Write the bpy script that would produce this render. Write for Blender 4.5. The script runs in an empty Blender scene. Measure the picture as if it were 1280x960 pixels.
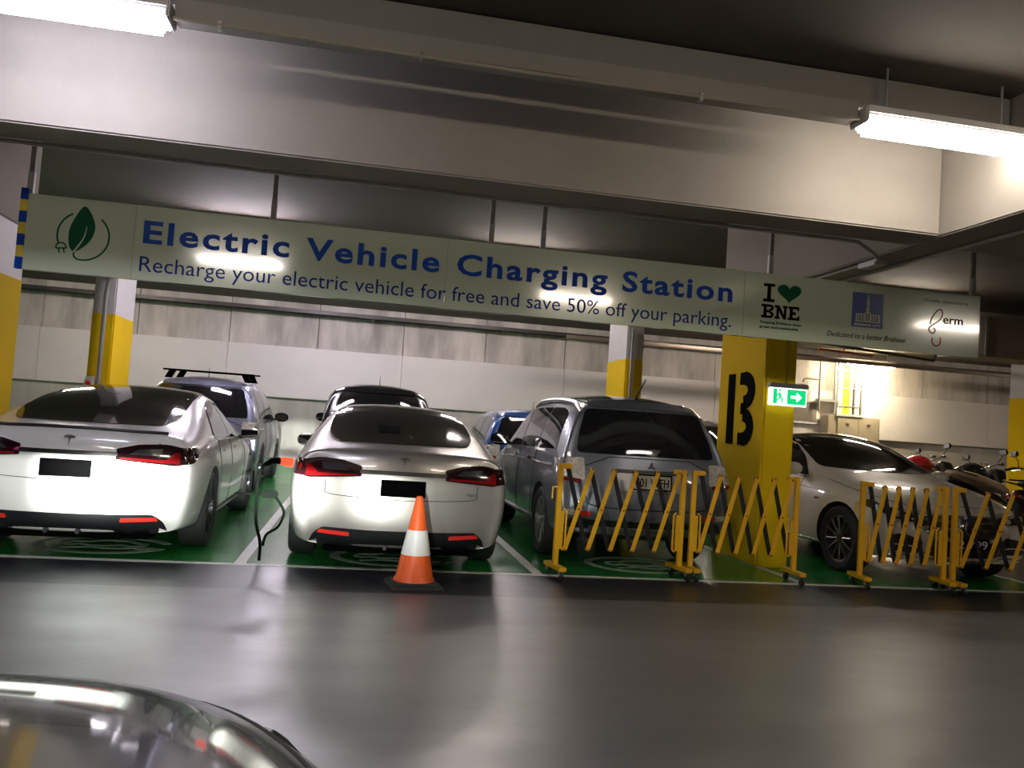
import bpy, bmesh, math, random
from math import sin, cos, pi, radians, atan2, sqrt
from mathutils import Vector, Matrix
from mathutils.bvhtree import BVHTree
from mathutils.geometry import delaunay_2d_cdt
random.seed(7)
SC = bpy.context.scene
COL = SC.collection

# ------------------------------------------------------------------ camera, world, exposure
F, YAW, PIT, ROL, HC = 1035.0, radians(10.4), radians(2.8), radians(3.93), 1.31
fwd = Vector((sin(YAW)*cos(PIT), cos(YAW)*cos(PIT), sin(PIT)))
rt = Vector((cos(YAW), -sin(YAW), 0)); up = rt.cross(fwd)
r2 = rt*cos(ROL) + up*sin(ROL); u2 = -rt*sin(ROL) + up*cos(ROL)
cd = bpy.data.cameras.new('camera'); cam = bpy.data.objects.new('camera', cd); COL.objects.link(cam)
cd.sensor_width = 36; cd.lens = 36*F/1280; cd.clip_start = 0.03
M = Matrix((r2, u2, -fwd)).transposed().to_4x4(); M.translation = (0, 0, HC); cam.matrix_world = M
SC.camera = cam
w = bpy.data.worlds.new('world'); SC.world = w; w.use_nodes = True
w.node_tree.nodes['Background'].inputs[0].default_value = (.62, .56, .5, 1)
w.node_tree.nodes['Background'].inputs[1].default_value = .02
vs = SC.view_settings; vs.view_transform = 'Standard'; vs.look = 'None'; vs.gamma = 1; vs.use_curve_mapping = False
vs.exposure = 0.7
try:
    SC.cycles.use_denoising = True; SC.cycles.max_bounces = 8; SC.cycles.sample_clamp_indirect = 6
except Exception: pass
TUBE = 48.0            # strength of the fluorescent tubes
HEAD = 420.0           # headlamp power

# ------------------------------------------------------------------ materials
MATS = {}
def mat(name, col, rough=.5, metal=0., coat=0., bump=0., var=.06, scale=8., emis=None, spec=.5, coat_r=.05, bscale=None, col2=None):
    if name in MATS: return MATS[name]
    m = bpy.data.materials.new(name); m.use_nodes = True; nt = m.node_tree; b = nt.nodes['Principled BSDF']
    tc = nt.nodes.new('ShaderNodeTexCoord'); n = nt.nodes.new('ShaderNodeTexNoise'); n.inputs['Scale'].default_value = scale
    n.inputs['Detail'].default_value = 4
    nt.links.new(tc.outputs['Object'], n.inputs['Vector'])
    mx = nt.nodes.new('ShaderNodeMix'); mx.data_type = 'RGBA'
    c = tuple(col)
    mx.inputs[6].default_value = tuple(max(0, x*(1-var)) for x in c) + (1,)
    mx.inputs[7].default_value = (tuple(col2) if col2 else tuple(x*(1+var) for x in c)) + (1,)
    nt.links.new(n.outputs['Fac'], mx.inputs[0]); nt.links.new(mx.outputs[2], b.inputs['Base Color'])
    b.inputs['Roughness'].default_value = rough; b.inputs['Metallic'].default_value = metal
    b.inputs['Coat Weight'].default_value = coat; b.inputs['Coat Roughness'].default_value = coat_r
    b.inputs['Specular IOR Level'].default_value = spec
    if bump:
        n2 = nt.nodes.new('ShaderNodeTexNoise'); n2.inputs['Scale'].default_value = bscale or scale*5; n2.inputs['Detail'].default_value = 5
        nt.links.new(tc.outputs['Object'], n2.inputs['Vector'])
        bp = nt.nodes.new('ShaderNodeBump'); bp.inputs['Strength'].default_value = bump; bp.inputs['Distance'].default_value = .02
        nt.links.new(n2.outputs['Fac'], bp.inputs['Height']); nt.links.new(bp.outputs[0], b.inputs['Normal'])
    if emis:
        b.inputs['Emission Color'].default_value = tuple(emis[:3]) + (1,); b.inputs['Emission Strength'].default_value = emis[3]
    MATS[name] = m; return m

def paint(name, col, metal=.0, rough=.35): return mat(name, col, rough, metal, 1., var=.02, scale=3)
P_white = paint('pearl_white_paint', (.74, .72, .69), 0, .3)
P_silver = paint('warm_silver_paint', (.50, .47, .43), .65, .34)
P_grey = paint('blue_grey_paint', (.20, .215, .25), .6, .35)
P_lilac = paint('pale_blue_silver_paint', (.27, .28, .38), .6, .35)
P_blue = paint('blue_paint', (.035, .11, .36), .35, .3)
P_black = paint('black_paint', (.012, .012, .014), 0, .25)
P_merc = paint('polar_white_paint', (.64, .60, .54), 0, .3)
P_red = paint('red_paint', (.5, .015, .02), 0, .3)
GLASS = mat('tinted_glass', (.012, .012, .013), .04, 0, 0, spec=.6, var=.2)
GLASSB = mat('clear_brown_glass', (.02, .017, .014), .05, 0, 0, spec=.6, var=.3, scale=2)
RUB = mat('tyre_rubber', (.018, .018, .018), .75, bump=.1)
TRIM = mat('black_trim', (.015, .015, .016), .4)
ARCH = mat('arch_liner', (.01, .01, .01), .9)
CHROME = mat('chrome', (.75, .74, .72), .12, 1.)
ALLOY = mat('alloy', (.30, .29, .29), .3, .9)
DALLOY = mat('dark_alloy', (.07, .07, .075), .35, .8)
SALLOY = mat('bright_alloy', (.5, .48, .45), .3, .9)
REDL = mat('red_lens', (.22, .004, .006), .12, 0, 1., var=.15, scale=60)
REDR = mat('red_reflector', (.75, .03, .02), .25, 0, 1., var=.2, scale=90)
SMOKE = mat('smoked_lens', (.02, .005, .006), .10, 0, 1.)
CLEAR = mat('clear_lens', (.62, .58, .50), .18, .25, 1., bump=.5, bscale=45, var=.5, scale=30)
BLK = mat('matt_black', (.001, .001, .001), .9, spec=.03)
YEL = mat('barrier_yellow', (.83, .44, .015), .4, coat=.3)
BBLK = mat('barrier_black', (.012, .012, .012), .5)
ZINC = mat('zinc', (.55, .54, .52), .3, .9)
GALV = mat('galvanised_steel', (.42, .42, .42), .4, .8)
PLAST = mat('white_plastic', (.62, .60, .58), .45)

# ------------------------------------------------------------------ mesh helpers
def link(name, me, m=None, parent=None, loc=None, rot=None, smooth=False):
    o = bpy.data.objects.new(name, me); COL.objects.link(o)
    if m is not None and not me.materials: me.materials.append(m)
    if parent: o.parent = parent
    if loc is not None: o.location = loc
    if rot is not None: o.rotation_euler = rot
    if smooth: 
        for p in me.polygons: p.use_smooth = True
    return o
def smooth_by_angle(me, ang=35):
    for p in me.polygons: p.use_smooth = True
    bm = bmesh.new(); bm.from_mesh(me); a = radians(ang)
    for e in bm.edges:
        if len(e.link_faces) == 2 and e.calc_face_angle(0) > a: e.smooth = False
    bm.to_mesh(me); bm.free()
def empty(name, loc=(0, 0, 0), rz=0.):
    o = bpy.data.objects.new(name, None); COL.objects.link(o); o.location = loc; o.rotation_euler = (0, 0, rz)
    o.empty_display_size = .2; return o
def tag(o, label=None, cat=None, group=None, kind=None):
    if label: o['label'] = label
    if cat: o['category'] = cat
    if group: o['group'] = group
    if kind: o['kind'] = kind
    return o
class MB:
    def __init__(s): s.bm = bmesh.new()
    def box(s, c, d, rot=None, bev=0.):
        r = bmesh.ops.create_cube(s.bm, size=1); vs_ = r['verts']
        bmesh.ops.scale(s.bm, vec=d, verts=vs_)
        if bev:
            es = list({e for v in vs_ for e in v.link_edges})
            rb = bmesh.ops.bevel(s.bm, geom=es, offset=bev, segments=2, affect='EDGES'); vs_ = list({v for f in rb['faces'] for v in f.verts} | {v for v in vs_ if v.is_valid})
        if rot is not None: bmesh.ops.transform(s.bm, matrix=rot.to_4x4() if hasattr(rot, 'to_4x4') else rot, verts=vs_)
        bmesh.ops.translate(s.bm, vec=c, verts=vs_); return s
    def b2(s, lo, hi, bev=0.):
        return s.box([(a+b)/2 for a, b in zip(lo, hi)], [abs(b-a) for a, b in zip(lo, hi)], None, bev)
    def tube(s, pts, r, n=8, cap=True):
        pts = [Vector(p) for p in pts]; rings = []
        rr = r if isinstance(r, (list, tuple)) else [r]*len(pts)
        t0 = (pts[1]-pts[0]).normalized(); a = Vector((0, 0, 1)) if abs(t0.z) < .9 else Vector((1, 0, 0)); nrm = t0.cross(a).normalized()
        for i, p in enumerate(pts):
            t = ((pts[min(i+1, len(pts)-1)]-pts[max(i-1, 0)])).normalized()
            nrm = (nrm - t*nrm.dot(t)).normalized(); b = t.cross(nrm)
            rings.append([s.bm.verts.new(p + (nrm*cos(2*pi*k/n)+b*sin(2*pi*k/n))*rr[i]) for k in range(n)])
        for i in range(len(rings)-1):
            for k in range(n): s.bm.faces.new((rings[i][k], rings[i][(k+1) % n], rings[i+1][(k+1) % n], rings[i+1][k]))
        if cap:
            s.bm.faces.new(rings[0][::-1]); s.bm.faces.new(rings[-1])
        return s
    def bar(s, a, b, wx, wy, bev=0.):    # rectangular bar a -> b
        a = Vector(a); b = Vector(b); d = b-a; q = d.to_track_quat('Z', 'Y')
        return s.box((a+b)/2, (wx, wy, d.length), q.to_matrix(), bev)
    def lathe(s, prof, axis='x', n=32, c=(0, 0, 0), closed=False):
        rings = []
        for (r, h) in prof:
            ring = []
            for k in range(n):
                a = 2*pi*k/n
                if axis == 'x': v = (h, r*cos(a), r*sin(a))
                elif axis == 'y': v = (r*cos(a), h, r*sin(a))
                else: v = (r*cos(a), r*sin(a), h)
                ring.append(s.bm.verts.new(Vector(v)+Vector(c)))
            rings.append(ring)
        L = len(rings)
        for i in range(L if closed else L-1):
            A, B = rings[i], rings[(i+1) % L]
            for k in range(n): s.bm.faces.new((A[k], A[(k+1) % n], B[(k+1) % n], B[k]))
        if not closed:
            for R_, (r, h) in ((rings[0], prof[0]), (rings[-1], prof[-1])):
                if r > 1e-4:
                    try: s.bm.faces.new(R_)
                    except Exception: pass
        return s
    def loft(s, secs, n=16, e=2.4):      # secs: (x,y,z,rx,rz) rings along y
        rings = []
        for (x, y, z, rx, rz) in secs:
            ring = []
            for k in range(n):
                a = 2*pi*k/n; ca, sa = cos(a), sin(a)
                ring.append(s.bm.verts.new((x+rx*math.copysign(abs(ca)**(2/e), ca), y, z+rz*math.copysign(abs(sa)**(2/e), sa))))
            rings.append(ring)
        for i in range(len(rings)-1):
            for k in range(n): s.bm.faces.new((rings[i][k], rings[i][(k+1) % n], rings[i+1][(k+1) % n], rings[i+1][k]))
        s.bm.faces.new(rings[0][::-1]); s.bm.faces.new(rings[-1]); return s
    def poly(s, pts, th, plane='xz', off=0.):   # extruded polygon; plane xz faces -y
        def P(a, b, h):
            if plane == 'xz': return (a, off+h, b)
            if plane == 'xy': return (a, b, off+h)
            return (off+h, a, b)
        A = [s.bm.verts.new(P(a, b, 0)) for a, b in pts]; B = [s.bm.verts.new(P(a, b, th)) for a, b in pts]
        f1 = s.bm.faces.new(A); f2 = s.bm.faces.new(B[::-1]); n = len(A)
        for i in range(n): s.bm.faces.new((A[i], A[(i+1) % n], B[(i+1) % n], B[i]))
        return s
    def build(s, name, m, parent=None, loc=None, rot=None, sm=35, sub=0):
        bmesh.ops.recalc_face_normals(s.bm, faces=s.bm.faces)
        me = bpy.data.meshes.new(name); s.bm.to_mesh(me); s.bm.free()
        o = link(name, me, m, parent, loc, rot)
        if sm: smooth_by_angle(me, sm)
        if sub:
            md = o.modifiers.new('s', 'SUBSURF'); md.levels = sub; md.render_levels = sub
        return o
def crom(pts, n=6, closed=True):
    out = []; L = len(pts)
    rng = range(L) if closed else range(L-1)
    for i in rng:
        g = lambda j: Vector(pts[j % L]) if closed else Vector(pts[min(max(j, 0), L-1)])
        p0, p1, p2, p3 = g(i-1), g(i), g(i+1), g(i+2)
        for k in range(n):
            t = k/n
            out.append(.5*((2*p1)+(p2-p0)*t+(2*p0-5*p1+4*p2-p3)*t*t+(3*p1-p0-3*p2+p3)*t**3))
    if not closed: out.append(Vector(pts[-1]))
    return out
def rounded(pts, r=.05, n=4):            # polygon with rounded corners (2D)
    out = []; L = len(pts)
    for i in range(L):
        p = Vector(pts[i][:2]); rr = pts[i][2] if len(pts[i]) > 2 else r
        a = Vector(pts[i-1][:2]); b = Vector(pts[(i+1) % L][:2])
        da = (a-p); db = (b-p); k = min(rr, da.length*.45, db.length*.45)
        A = p+da.normalized()*k; B = p+db.normalized()*k
        for j in range(n+1):
            t = j/n; out.append(tuple(A*(1-t)**2+p*2*t*(1-t)+B*t*t))
    return out
def ribbon2d(pts, wd, closed=False):     # list of quads for a flat stroked line
    pts = [Vector(p) for p in pts]; L = len(pts); lf, rg = [], []
    for i, p in enumerate(pts):
        a = pts[(i-1) % L] if (closed or i) else p; b = pts[(i+1) % L] if (closed or i < L-1) else p
        t = (b-a).normalized(); nn = Vector((-t.y, t.x)); wi = wd[i] if isinstance(wd, list) else wd
        lf.append(p+nn*wi/2); rg.append(p-nn*wi/2)
    return lf, rg
def stroke(mb, pts, wd, th, plane='xz', off=0., closed=False):
    lf, rg = ribbon2d(pts, wd, closed); bm = mb.bm
    def P(v, h):
        a, b = v
        return (a, off+h, b) if plane == 'xz' else ((a, b, off+h) if plane == 'xy' else (off+h, a, b))
    V = [[bm.verts.new(P(q, h)) for q in (l, r)] for l, r in zip(lf, rg) for h in (0,)]
    U = [[bm.verts.new(P(q, th)) for q in (l, r)] for l, r in zip(lf, rg)]
    n = len(V)
    for i in range(n if closed else n-1):
        j = (i+1) % n
        bm.faces.new((V[i][0], V[j][0], V[j][1], V[i][1])); bm.faces.new((U[i][0], U[i][1], U[j][1], U[j][0]))
        bm.faces.new((V[i][0], U[i][0], U[j][0], V[j][0])); bm.faces.new((V[i][1], V[j][1], U[j][1], U[i][1]))
    if not closed:
        bm.faces.new((V[0][0], V[0][1], U[0][1], U[0][0])); bm.faces.new((V[-1][0], U[-1][0], U[-1][1], V[-1][1]))
    return mb
_dg = bpy.context.evaluated_depsgraph_get
def text_mesh(s, bold=0., shear=0., space=1.):
    cu = bpy.data.curves.new('lettering', 'FONT'); cu.body = s; cu.size = 1; cu.offset = bold; cu.shear = shear; cu.space_character = space
    cu.extrude = .001; cu.resolution_u = 3
    o = bpy.data.objects.new('lettering', cu); COL.objects.link(o); bpy.context.view_layer.update()
    me = bpy.data.meshes.new_from_object(o.evaluated_get(_dg())); bpy.data.objects.remove(o); return me
def text_fit(name, s, x0, x1, z0, h, y, m, parent, bold=0., shear=0., space=1., rz=0., thick=.002):
    """lettering spanning x0..x1 with cap height h on a vertical plane facing -y, local to parent"""
    me = text_mesh(s, bold, shear, space)
    xs = [v.co.x for v in me.vertices]; a, b = min(xs), max(xs); cap = .73 + 2*bold
    sx = (x1-x0)/(b-a)
    for v in me.vertices:
        x, yy, zz = v.co
        v.co = (x0+(x-a)*sx, y-(zz+.001)/.002*thick, z0+yy*h/cap)
    return link(name, me, m, parent)

def words_fit(name, s, x0, x1, z0, h, y, m, parent, bold=0., space=1.):
    def ext(t):
        me = text_mesh(t, bold, 0, space); xs = [v.co.x for v in me.vertices]; bpy.data.meshes.remove(me); return min(xs), max(xs)
    a, b = ext(s); k = (x1-x0)/(b-a); pos = 0
    for wd_ in s.split(' '):
        e = ext(s[:pos+len(wd_)])[1]; w0, w1 = ext(wd_)
        text_fit(name, wd_, x0+(e-(w1-w0)-a)*k, x0+(e-a)*k, z0, h, y, m, parent, bold=bold, space=space); pos += len(wd_)+1

# ------------------------------------------------------------------ building shell
def conc(name, c, rough=.85, streak=0., joints=0., dirt=.25, scale=1.2):
    m = bpy.data.materials.new(name); m.use_nodes = True; nt = m.node_tree; b = nt.nodes['Principled BSDF']; L = nt.links.new
    tc = nt.nodes.new('ShaderNodeTexCoord'); mp = nt.nodes.new('ShaderNodeMapping'); L(tc.outputs['Object'], mp.inputs[0])
    n = nt.nodes.new('ShaderNodeTexNoise'); n.inputs['Scale'].default_value = scale; n.inputs['Detail'].default_value = 7; n.inputs['Roughness'].default_value = .62
    if streak: mp.inputs['Scale'].default_value = (1, 1, .22)
    L(mp.outputs[0], n.inputs['Vector'])
    cr = nt.nodes.new('ShaderNodeValToRGB'); cr.color_ramp.elements[0].position = .32; cr.color_ramp.elements[1].position = .7
    cr.color_ramp.elements[0].color = tuple(x*(1-dirt) for x in c)+(1,); cr.color_ramp.elements[1].color = tuple(min(1, x*(1+dirt*.4)) for x in c)+(1,)
    L(n.outputs['Fac'], cr.inputs[0]); L(cr.outputs[0], b.inputs['Base Color']); b.inputs['Roughness'].default_value = rough
    n2 = nt.nodes.new('ShaderNodeTexNoise'); n2.inputs['Scale'].default_value = 30; n2.inputs['Detail'].default_value = 6
    L(tc.outputs['Object'], n2.inputs['Vector'])
    bp = nt.nodes.new('ShaderNodeBump'); bp.inputs['Strength'].default_value = .12; bp.inputs['Distance'].default_value = .01
    L(n2.outputs['Fac'], bp.inputs['Height']); L(bp.outputs[0], b.inputs['Normal']); return m
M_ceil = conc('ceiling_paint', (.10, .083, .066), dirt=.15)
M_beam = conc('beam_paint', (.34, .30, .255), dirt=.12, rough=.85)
M_beamlow = M_beam
M_wallup = conc('stained_precast', (.50, .455, .42), streak=1, dirt=.5, scale=1.6)
M_panel = conc('white_wall_panel', (.60, .56, .545), rough=.45, dirt=.06)
M_walllow = conc('lower_wall_concrete', (.40, .375, .34), streak=1, dirt=.3)

def floor_mat(name, c, rough=.3, var=.25, sc=.7, patches=0.):
    m = bpy.data.materials.new(name); m.use_nodes = True; nt = m.node_tree; b = nt.nodes['Principled BSDF']; L = nt.links.new
    tc = nt.nodes.new('ShaderNodeTexCoord')
    n = nt.nodes.new('ShaderNodeTexNoise'); n.inputs['Scale'].default_value = sc; n.inputs['Detail'].default_value = 8; n.inputs['Roughness'].default_value = .6
    mp = nt.nodes.new('ShaderNodeMapping'); mp.inputs['Scale'].default_value = (.55, 1.6, 1); L(tc.outputs['Object'], mp.inputs[0]); L(mp.outputs[0], n.inputs['Vector'])
    cr = nt.nodes.new('ShaderNodeValToRGB'); cr.color_ramp.elements[0].position = .3; cr.color_ramp.elements[1].position = .72
    cr.color_ramp.elements[0].color = tuple(x*(1-var) for x in c)+(1,); cr.color_ramp.elements[1].color = tuple(x*(1+var) for x in c)+(1,)
    L(n.outputs['Fac'], cr.inputs[0]); L(cr.outputs[0], b.inputs['Base Color'])
    n3 = nt.nodes.new('ShaderNodeTexNoise'); n3.inputs['Scale'].default_value = 2.2; n3.inputs['Detail'].default_value = 6; L(mp.outputs[0], n3.inputs['Vector'])
    mr = nt.nodes.new('ShaderNodeMapRange'); mr.inputs[3].default_value = rough*.75; mr.inputs[4].default_value = rough*1.3; L(n3.outputs['Fac'], mr.inputs[0]); L(mr.outputs[0], b.inputs['Roughness'])
    n2 = nt.nodes.new('ShaderNodeTexNoise'); n2.inputs['Scale'].default_value = 7; n2.inputs['Detail'].default_value = 8; n2.inputs['Roughness'].default_value = .65; L(tc.outputs['Object'], n2.inputs['Vector'])
    bp = nt.nodes.new('ShaderNodeBump'); bp.inputs['Strength'].default_value = .10; bp.inputs['Distance'].default_value = .02
    L(n2.outputs['Fac'], bp.inputs['Height']); L(bp.outputs[0], b.inputs['Normal']); b.inputs['Specular IOR Level'].default_value = .55
    return m
M_floor = floor_mat('grey_epoxy_floor', (.120, .117, .117), .34)
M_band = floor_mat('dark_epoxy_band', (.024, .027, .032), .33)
M_green = floor_mat('green_epoxy_floor', (.018, .23, .04), .20, .35, 1.1)
M_line = mat('white_floor_paint', (.62, .61, .55), .45, var=.15, scale=6)
M_mark = mat('pale_marking_paint', (.42, .52, .40), .4, var=.25, scale=9)
M_bikefloor = floor_mat('brown_grey_floor', (.12, .105, .09), .35)

def struct(o): o['kind'] = 'structure'; return o
CEIL, CEILB, WALLY, LINE = 3.75, 3.95, 21.0, 7.23
XL, XR, YB = -11.6, 23.0, -7.0
struct(MB().b2((XL, YB, -.2), (XR, 6.25, 0)).build('floor', M_floor))
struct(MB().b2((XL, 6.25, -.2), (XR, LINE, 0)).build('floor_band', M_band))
struct(MB().b2((XL, LINE, -.2), (7.2, WALLY+.1, 0)).build('floor_green', M_green))
struct(MB().b2((7.2, LINE, -.2), (XR, WALLY+.1, 0)).build('floor_bikes', M_bikefloor))
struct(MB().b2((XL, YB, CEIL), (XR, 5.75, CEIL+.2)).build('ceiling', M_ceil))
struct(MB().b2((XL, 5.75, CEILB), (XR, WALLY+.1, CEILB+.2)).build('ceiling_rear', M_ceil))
struct(MB().b2((XL, WALLY, 0), (XR, WALLY+.3, 1.60)).build('wall_back', M_walllow))
mb = MB()                               # upper precast bays with open joints
x = XL
while x < XR:
    mb.b2((x+.008, WALLY-.005, 2.84), (min(x+2.1, XR)-.008, WALLY+.25, CEILB), .006); x += 2.1
struct(mb.build('wall_back_upper', M_wallup))
mb = MB(); x = XL
while x < XR:
    mb.b2((x+.004, WALLY-.09, 1.585), (min(x+4.2, XR)-.004, WALLY+.2, 2.84), .004); x += 4.2
struct(mb.build('wall_back_panel', M_panel))
struct(MB().b2((XL-.2, YB, 0), (XL, WALLY+.3, CEILB)).build('wall_left', M_panel))
struct(MB().b2((XR, YB, 0), (XR+.2, WALLY+.3, CEILB)).build('wall_right', M_panel))
struct(MB().b2((XL-.2, YB-.2, 0), (XR+.2, YB, CEIL)).build('wall_front', M_walllow))

# beams
BZ = 2.95
for i, (a, b) in enumerate(((-3.41, 4.2), (4.55, 12.0), (12.35, XR), (XL, -3.76))):
    struct(MB().b2((a, 5.5, BZ), (b, 5.86, CEILB+.1), .012).build('beam_long', M_beam))
for i, x in enumerate((-3.76, 4.2, 12.0)):
    struct(MB().b2((x, YB, BZ-.01), (x+.35, 9.25 if i < 2 else 13.0, CEILB+.1), .012).build('beam_cross', M_beam))
struct(MB().b2((4.55, 13.2, 3.25), (12.0, 14.0, CEILB), .01).build('beam_far', M_beam))
struct(MB().b2((12.35, 11.2, 2.95), (XR, 11.7, CEILB), .01).build('beam_far', M_beam))

# columns: white shaft with yellow band up to 2.42 m
M_yel = mat('column_yellow_paint', (.80, .53, .01), .85, coat=0, var=.07, scale=2.5, spec=.08)
M_colw = conc('column_white_paint', (.55, .52, .51), rough=.6, dirt=.08)
def column(x, y, dx, dy, zy=2.43, top=None, label=None):
    top = top or (BZ if y < 10 else CEILB)
    r = empty('column', (x+dx/2, y+dy/2, 0)); r['kind'] = 'structure'
    MB().b2((-dx/2, -dy/2, 0), (dx/2, dy/2, top), .02).build('shaft', M_colw, r)
    t = .004
    MB().b2((-dx/2-t, -dy/2-t, 0), (dx/2+t, dy/2+t, zy), .02).build('yellow_band', M_yel, r)
    return r
colA = column(4.2, 8.1, .35, 1.12, 2.62)
colB = column(-3.76, 8.0, .35, 1.05)
colC = column(-3.80, 12.6, .30, 1.0, 2.51)
colD = column(4.13, 12.6, .28, 1.0, 2.50)
colE = column(12.0, 12.6, .35, 1.0, 2.46)
column(12.0, 8.1, .35, 1.12)

# number 13 on the near column, stencil style, left face
mb = MB()
def yz(o, y0, y1, z0, z1): o.b2((4.185, y0, z0), (4.197, y1, z1))
yz(mb, 8.80, 8.955, 1.265, 2.06)
for zc, rr in ((1.865, .20), (1.46, .20)):
    pts = []
    for k in range(15):
        a = -pi/2 + pi*k/14
        pts.append((8.56-.17*cos(a)*1.0, zc+(rr-.065)*sin(a)*1.0))
    stroke(mb, pts, .15, -.012, 'yz', 4.197)
mb.b2((4.185, 8.55, 1.93), (4.197, 8.66, 2.065)); mb.b2((4.185, 8.55, 1.26), (4.197, 8.66, 1.395)); mb.b2((4.185, 8.52, 1.60), (4.197, 8.62, 1.725))
n13 = mb.build('column_number', BLK, sm=0); n13.parent = colA; n13.location = -colA.location

# floor lines
def line(name, a, b, wd, z=.003):
    a = Vector(a); b = Vector(b); d = (b-a).normalized(); n = Vector((-d.y, d.x))*wd/2
    mb = MB(); mb.poly([tuple(a+n), tuple(b+n), tuple(b-n), tuple(a-n)], .003, 'xy', 0.0005); return struct(mb.build(name, M_line, sm=0))
line('floor_line_front', (XL, LINE), (XR, LINE-.05), .075)
for xx in (-5.95, -3.41, -.87, 1.68, 4.24, 7.12):
    line('floor_line_bay', (xx, LINE), (xx, 20.9), .09)

# ------------------------------------------------------------------ ev symbols on the floor
def ev_symbol(x, y, label):
    mb = MB()
    ring = [(x+.53*cos(a), y+.42*sin(a)) for a in [2*pi*k/48+.35 for k in range(44)]]
    stroke(mb, ring, .085, .002, 'xy', .001)
    car = [(-.33, .05), (-.30, .12), (-.16, .13), (-.04, .22), (.16, .21), (.24, .12), (.33, .08), (.33, -.02), (.22, -.05), (.14, .0), (.05, -.05), (-.12, -.05), (-.2, .0), (-.28, -.05), (-.33, .0)]
    car = [(x+a, y+b*1.1) for a, b in car]
    stroke(mb, car, .055, .002, 'xy', .001, closed=True)
    stroke(mb, [(x+.30, y-.14), (x+.12, y-.2), (x-.1, y-.16), (x-.3, y-.22)], .035, .002, 'xy', .001)
    mb.b2((x+.30, y-.20, .001), (x+.42, y-.10, .003)); mb.b2((x+.42, y-.18, .001), (x+.50, y-.165, .003)); mb.b2((x+.42, y-.13, .001), (x+.50, y-.115, .003))
    o = mb.build('floor_symbol', M_mark, sm=0); tag(o, label, 'floor marking'); return o
ev_symbol(-2.12, 7.95, 'pale ring with a plugged-in car outline painted behind the white car')
ev_symbol(.42, 7.85, 'pale charging ring marking painted behind the silver car and the traffic cone')
ev_symbol(2.88, 7.95, 'pale charging ring marking painted behind the grey car, seen through the barrier')

# ------------------------------------------------------------------ fluorescent lamps
def lampm(name, c, s): return mat(name, (.9, .9, .9), .5, emis=(*c, s), var=0)
def ceiling_lamp(x, y, z, L, c, s, label, mname, wd=.19):
    r = empty('ceiling_lamp', (x, y, z)); tag(r, label, 'ceiling lamp')
    MB().b2((-L/2, -wd/2, 0), (L/2, wd/2, .06), .012).build('housing', PLAST, r)
    mb = MB(); mb.b2((-L/2+.01, -wd/2+.008, -.095), (L/2-.01, wd/2-.008, 0), .035)
    mb.build('diffuser', lampm(mname, c, s), r)
    for e in (-1, 1): MB().b2((e*(L/2)-.012, -wd/2-.002, -.05), (e*(L/2)+.012, wd/2+.002, .055), .01).build('end_cap', PLAST, r)
    cl = CEIL if y < 5.7 else CEILB
    if z+.06 < cl-.02:
        for e in (-.35, .35): MB().tube([(e*L, 0, .06), (e*L, 0, cl-z)], .008).build('hanger', GALV, r)
    return r
COOL, WARM, NEUT = (.80, .80, 1.), (1., .88, .72), (1., .93, .84)
ceiling_lamp(-1.80, 4.70, 3.40, 1.28, COOL, TUBE*.55, 'cool white fluorescent lamp at the top left, on the rail before the beam', 'cool_tube')
ceiling_lamp(3.585, 4.70, 3.40, 1.20, NEUT, TUBE*.36, 'bright fluorescent lamp at the top right, near the cross beam', 'neutral_tube')
ceiling_lamp(-1.89, .75, 3.50, 1.25, NEUT, TUBE*1.0, 'overhead fluorescent lamp mirrored below the word Electric on the sign', 'aisle_tube')
ceiling_lamp(3.38, .45, 3.50, 1.25, WARM, TUBE*.75, 'overhead fluorescent lamp mirrored below the word Charging on the sign', 'aisle_tube_b')
ceiling_lamp(9.65, 1.3, 3.50, 1.30, WARM, TUBE*.6, 'overhead fluorescent lamp mirrored at the right end of the sign', 'aisle_tube_c')
ceiling_lamp(-7.5, 4.70, 3.40, 1.25, COOL, TUBE*.7, 'fluorescent lamp left of the frame beyond the left beam', 'side_tube')
for i, (x, y, c, k) in enumerate(((-7.6, 12.0, WARM, .8), (-1.7, 12.0, (.97, .88, 1.), 1.1), (2.2, 12.0, (1., .90, .84), .6), (8.6, 12.0, WARM, .5), (-5.5, 17.4, (1., .88, .80), 1.6), (-1.0, 17.4, (.95, .86, 1.), 2.4), (2.6, 17.4, (1., .88, .86), 1.7), (8.2, 17.4, (1., .86, .74), 1.5))):  # the row nearest the back wall is unseen, added to brighten that wall
    ceiling_lamp(x, y, 3.70 if y < 15 else 3.888, 1.25, c, TUBE*k, ('hidden fluorescent lamp over the second row beyond the left beam', 'hidden fluorescent lamp behind the left half of the sign, over the white car', 'hidden fluorescent lamp behind the middle of the sign, over the blue hatchback', 'hidden fluorescent lamp behind the right end of the sign, over the motorcycles', 'unseen fluorescent lamp added nearest the left end of the back wall', 'unseen fluorescent lamp added near the back wall above the black car', 'unseen fluorescent lamp added near the back wall above the blue hatchback', 'unseen fluorescent lamp added near the back wall left of the cable riser')[i], 'row_tube_%s' % 'abcdefgh'[i])
ceiling_lamp(13.45, 20.1, 3.60, 1.40, (1., .84, .55), TUBE*4, 'small warm fluorescent lamp below the sign, above the wall cabinet', 'warm_tube', .16)
ceiling_lamp(17.5, 17.0, 3.55, 1.25, WARM, TUBE*.6, 'unseen warm fluorescent lamp added over the motorcycle bay beyond the right column', 'bike_tube')  # out-of-view lamp added for more light in the right-hand bay

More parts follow.
